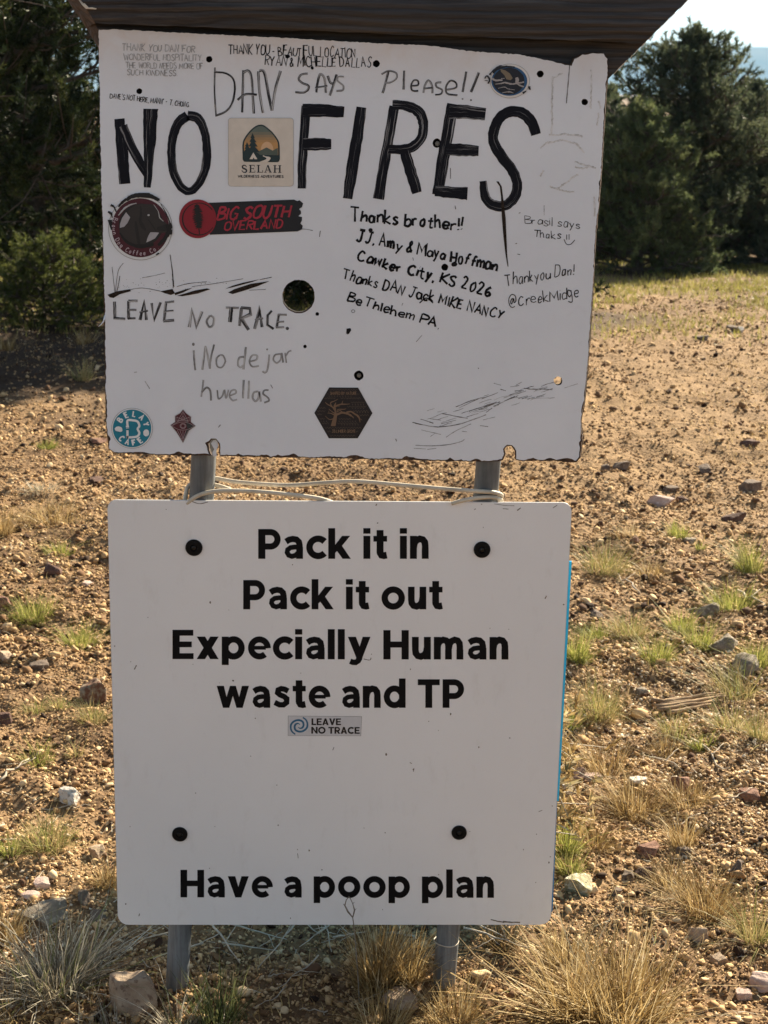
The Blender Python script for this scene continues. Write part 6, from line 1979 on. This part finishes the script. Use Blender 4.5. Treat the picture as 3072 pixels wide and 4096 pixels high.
# ground cover nobody could count: thin dry grass and the green strip under the junipers
def cover(name, n, y0, y1, hgt, wid, mat, maskfn, label, seed, lean=0.5, xr=None):
    r = np.random.default_rng(seed)
    y = y0 + (y1 - y0) * r.random(n)
    if xr is None: x = (r.random(n) * 2 - 1) * (y * 0.262 + 0.5)
    else: x = xr[0] + (xr[1] - xr[0]) * r.random(n)
    keep = r.random(n) < maskfn(x, y)
    x, y = x[keep], y[keep]
    base = np.stack([x, y, gz(x, y) - 0.004], -1)
    m = len(x)
    V, F, idx = blades(base, r.random(m) * 6.283, np.abs(r.normal(0.25, lean, m)), hgt * r.uniform(0.4, 1.2, m), wid * r.uniform(.7, 1.3, m), np.abs(r.normal(.5, .5, m)), r, 2, 0.05)
    me = np_mesh(name, V, [F])
    add_attr(me, 'rnd', np.clip(r.random(m) * .7 + .3 * vnoise(x * 3, y * 3, seed), 0, 1)[idx])
    tag(link(name, me, M[mat]), label, None, None, 'stuff')


def m_strip(x, y):
    c = vnoise(x * 0.7, y * 0.5, 61) * 0.6 + vnoise(x * 2.2, y * 1.4, 62) * 0.4
    return np.clip((c - 0.34 + 0.02 * (y - 15)) * 4, 0, 1) * np.clip((y - 11.5) / 3.0, 0, 1)


cover('grass', 75000, 11.0, 22, 0.08, 0.010, 'g_strip', m_strip, 'short yellow-green grass in front of the junipers', 71)
cover('dry_grass', 60000, 2.3, 12, 0.034, 0.0024, 'g_straw', lambda x, y: np.clip((vnoise(x * 1.7, y * 1.7, 63) - 0.50) * 3.2, 0.02, 0.9), 'thin scattered dry grass on the gravel', 72, 0.7)


# fallen straw and twigs lying flat
def litter(name, n, y0, y1, L, W, mat, label, seed, mask=None):
    r = np.random.default_rng(seed)
    y = y0 + (y1 - y0) * r.random(n); x = (r.random(n) * 2 - 1) * (y * 0.262 + 0.3)
    if mask is not None:
        k = r.random(n) < mask(x, y); x, y = x[k], y[k]
    m = len(x)
    az = r.random(m) * 6.283; ln = L * r.uniform(.3, 1.2, m)
    base = np.stack([x, y, gz(x, y) + 0.006 + 0.004 * r.random(m)], -1)
    V, F, idx = blades(base, az, np.full(m, 1.5), ln, W * r.uniform(.6, 1.4, m), r.normal(0.0, .3, m), r, 3, 0.12)
    V[:, 2] = np.maximum(V[:, 2], gz(V[:, 0], V[:, 1]) + 0.004)
    me = np_mesh(name, V, [F])
    add_attr(me, 'rnd', r.random(m)[idx])
    tag(link(name, me, M[mat]), label, None, None, 'stuff')


litter('dead_grass_litter', 1500, 2.3, 6.5, 0.045, 0.0020, 'g_grey', 'bits of dead grass lying on the gravel', 81)

_mb = MB()
tr_ = random.Random(77)


def twig(mb, p0, p1, r, sag=0.02, rr=tr_):
    a, b = Vector(p0), Vector(p1)
    pts = []
    for k in range(7):
        t = k / 6
        p = a.lerp(b, t) + Vector((rr.uniform(-1, 1), rr.uniform(-1, 1), rr.uniform(-1, 1))) * sag * (b - a).length
        p.z = max(p.z, float(gz(p.x, p.y)) + 0.004)
        pts.append(p)
    mb.tube(pts, [r * (1 - 0.6 * k / 6) for k in range(7)], 5)
    return pts


TW = plain('bleached_twig', (0.42, 0.36, 0.28), 0.85, 0, 0.2, 0.3, 40)
bush = empty('dead_bush', gpt(*P(640, 2090)))
tag(bush, 'tangle of dead pale twigs under the printed sign between the posts', 'bush')
for (xa, ya, xb, yb, r, up) in [(455, 2010, 565, 2000, .0032, .06), (455, 2012, 520, 2085, .0026, .05), (555, 2000, 580, 1985, .0024, .05), (480, 2030, 600, 2040, .0022, .02), (620, 1990, 690, 2030, .0022, .06), (640, 2005, 560, 2090, .0018, .04), (700, 1995, 715, 2060, .0018, .05),
                                 (560, 2015, 690, 1990, .0024, .05), (720, 2040, 790, 2010, .0020, .04), (690, 2060, 600, 2120, .0018, .02), (500, 2000, 620, 2020, .0020, .03), (735, 2000, 650, 2050, .0020, .05), (900, 2040, 840, 2010, .0020, .04), (1010, 2010, 1090, 2030, .0020, .05), (1000, 2030, 1140, 2050, .0022, .05), (1060, 2000, 1150, 2010, .0020, .05), (440, 2030, 330, 2055, .0022, .02), (400, 2010, 310, 2020, .0022, .03)]:
    mb = MB()
    g0, g1 = gpt(*P(xa, ya + 26)), gpt(*P(xb, yb + 26))
    pts = twig(mb, g0 + Vector((0, 0, up)), g1 + Vector((0, 0, up * .6)), r)
    for q in pts[2:5]:
        twig(mb, q, q + Vector((tr_.uniform(-.05, .05), tr_.uniform(-.03, .03), tr_.uniform(-.02, .05))), r * .5)
    mb.build('twig', TW, bush, True)

mb = MB()
for k in range(70):
    x = tr_.uniform(0, 1659); y = tr_.uniform(1150, 2200)
    g = gpt(*P(x, y)); a = tr_.uniform(0, 6.28); l = tr_.uniform(.03, .12)
    twig(mb, g + Vector((0, 0, .006)), g + Vector((math.cos(a) * l, math.sin(a) * l, .01)), tr_.uniform(.0008, .0020), .06)
tag(mb.build('twig_litter', TW, None, True), 'small pale twigs scattered on the gravel', None, None, 'stuff')

for (xa, ya, xb, yb, r, lab) in [(0, 1700, 60, 1648, .0035, 'pale stick at the left edge above the low green tuft'), (1548, 1372 + 70, 1640, 1520 - 30, .003, 'pale forked stick by the second grey rock'), (1500, 1600, 1580, 1680, .004, 'pale grey stick lying below the vivid green blades'), (1395, 1640, 1490, 1680, .003, 'grey bent stick above the light grey stone'), (1380, 1285, 1330, 1240, .0035, 'bleached stick among the dry tufts near the blue edge'),
                                  (1590, 1285, 1655, 1315, .005, 'whitish flat piece of wood at the right edge by the wide green tuft')]:
    mb = MB(); g0, g1 = gpt(*P(xa, ya)), gpt(*P(xb, yb))
    pts = twig(mb, g0 + Vector((0, 0, .010)), g1 + Vector((0, 0, .012)), r, .04)
    twig(mb, pts[3], pts[3] + Vector((.04, .05, .01)), r * .6)
    tag(mb.build('stick', TW, None, True), lab, 'stick')

# split length of old wood in the right slope
g0, g1 = gpt(*P(1425, 1535)), gpt(*P(1545, 1515))
mb = MB()
for k in range(7):
    o_ = Vector((0, .012 * (k - 3), .008 + .004 * (k % 3)))
    twig(mb, g0 + o_ + Vector((tr_.uniform(-.02, .02), 0, 0)), g1 + o_ + Vector((tr_.uniform(-.05, .03), 0, 0)), .007, .01)
tag(mb.build('old_wood', plain('split_old_wood', (0.30, 0.21, 0.13), 0.9, 0, 0.2, 0.35, 30), None, True), 'split brown length of old wood below the green tuft with a straw foot', 'wood')

# the small dry weed standing in front of the lower sign edge
g = on_plane(*P(770, 2085), Y_SIGN - 0.05)
mb = MB()
ws = [on_plane(*P(x, y), Y_SIGN - 0.025) for x, y in ((778, 2212), (774, 2120), (768, 2040), (764, 1996), (762, 1982))]
mb.tube(ws, [.0014, .0013, .0012, .0010, .0010], 5)
a = [on_plane(*P(x, y), Y_SIGN - 0.02) for x, y in ((762, 1982), (752, 1970), (745, 1956), (748, 1944), (753, 1938))]
b = [on_plane(*P(x, y), Y_SIGN - 0.02) for x, y in ((762, 1982), (766, 1966), (762, 1952), (757, 1941), (753, 1936))]
mb.tube(a, [.0010, .0017, .0012, .0009, .0006], 5); mb.tube(b, [.0010, .0013, .0008, .0008, .0006], 5)
for q, d in ((a[2], -1), (b[1], 1), (a[1], -1), (b[2], 1)):
    mb.tube([q, q + Vector((.003 * d, 0, .003))], [.0009, .0004], 4)
tag(mb.build('dry_weed', plain('dry_weed_stem', (0.22, 0.19, 0.15), 0.9, 0, 0.2, 0.3, 60), None, True), 'thin dry weed stem looping in front of the lower edge of the printed sign', 'weed')


# dead bushes standing behind the lower sign: their shade falls round the post feet
def dead_bush(x, y, w, h, seed, label):
    r = random.Random(seed)
    g = Vector(gbase(x, y))
    o = empty('dead_bush', g)
    tag(o, label, 'bush')
    mb = MB(); leafp = []
    for k in range(110):
        a = r.uniform(0, 6.283); ln = math.sqrt(r.random()) * w * 0.5
        tip = g + Vector((math.cos(a) * ln, math.sin(a) * ln * 0.7, h * r.uniform(.45, 1.0) * (1 - 0.5 * (ln / (w * .5)) ** 2)))
        st = g + Vector((math.cos(a) * ln * .2, math.sin(a) * ln * .15, 0))
        pts = twig(mb, st, tip, .0035, .05, r)
        for q in pts[2:]:
            for _ in range(3):
                e = q + Vector((r.gauss(0, .05), r.gauss(0, .05), r.gauss(.01, .04)))
                mb.tube([q, e], [.0018, .0008], 3)
                leafp.append((e.x, e.y, e.z) + tuple(Vector((r.gauss(0, 1), r.gauss(0, 1), r.gauss(0.4, 1))).normalized()))
    mb.build('branch', TW, o, True)
    V, F, rv = needle_crown(np.array(leafp), 10, .035, .032, .007, np.random.default_rng(seed), .9)
    me = np_mesh('dry_leaves', V, [F]); add_attr(me, 'rnd', rv)
    link('dry_leaves', me, M['g_straw'], o)


dead_bush(-0.22, 3.05, 0.46, 0.46, 5, 'dry bush behind the left half of the printed sign')
dead_bush(0.06, 3.12, 0.50, 0.50, 6, 'dry bush behind the middle of the printed sign, between the posts')
dead_bush(0.22, 2.95, 0.28, 0.50, 7, 'narrow dry bush behind the right half of the printed sign')
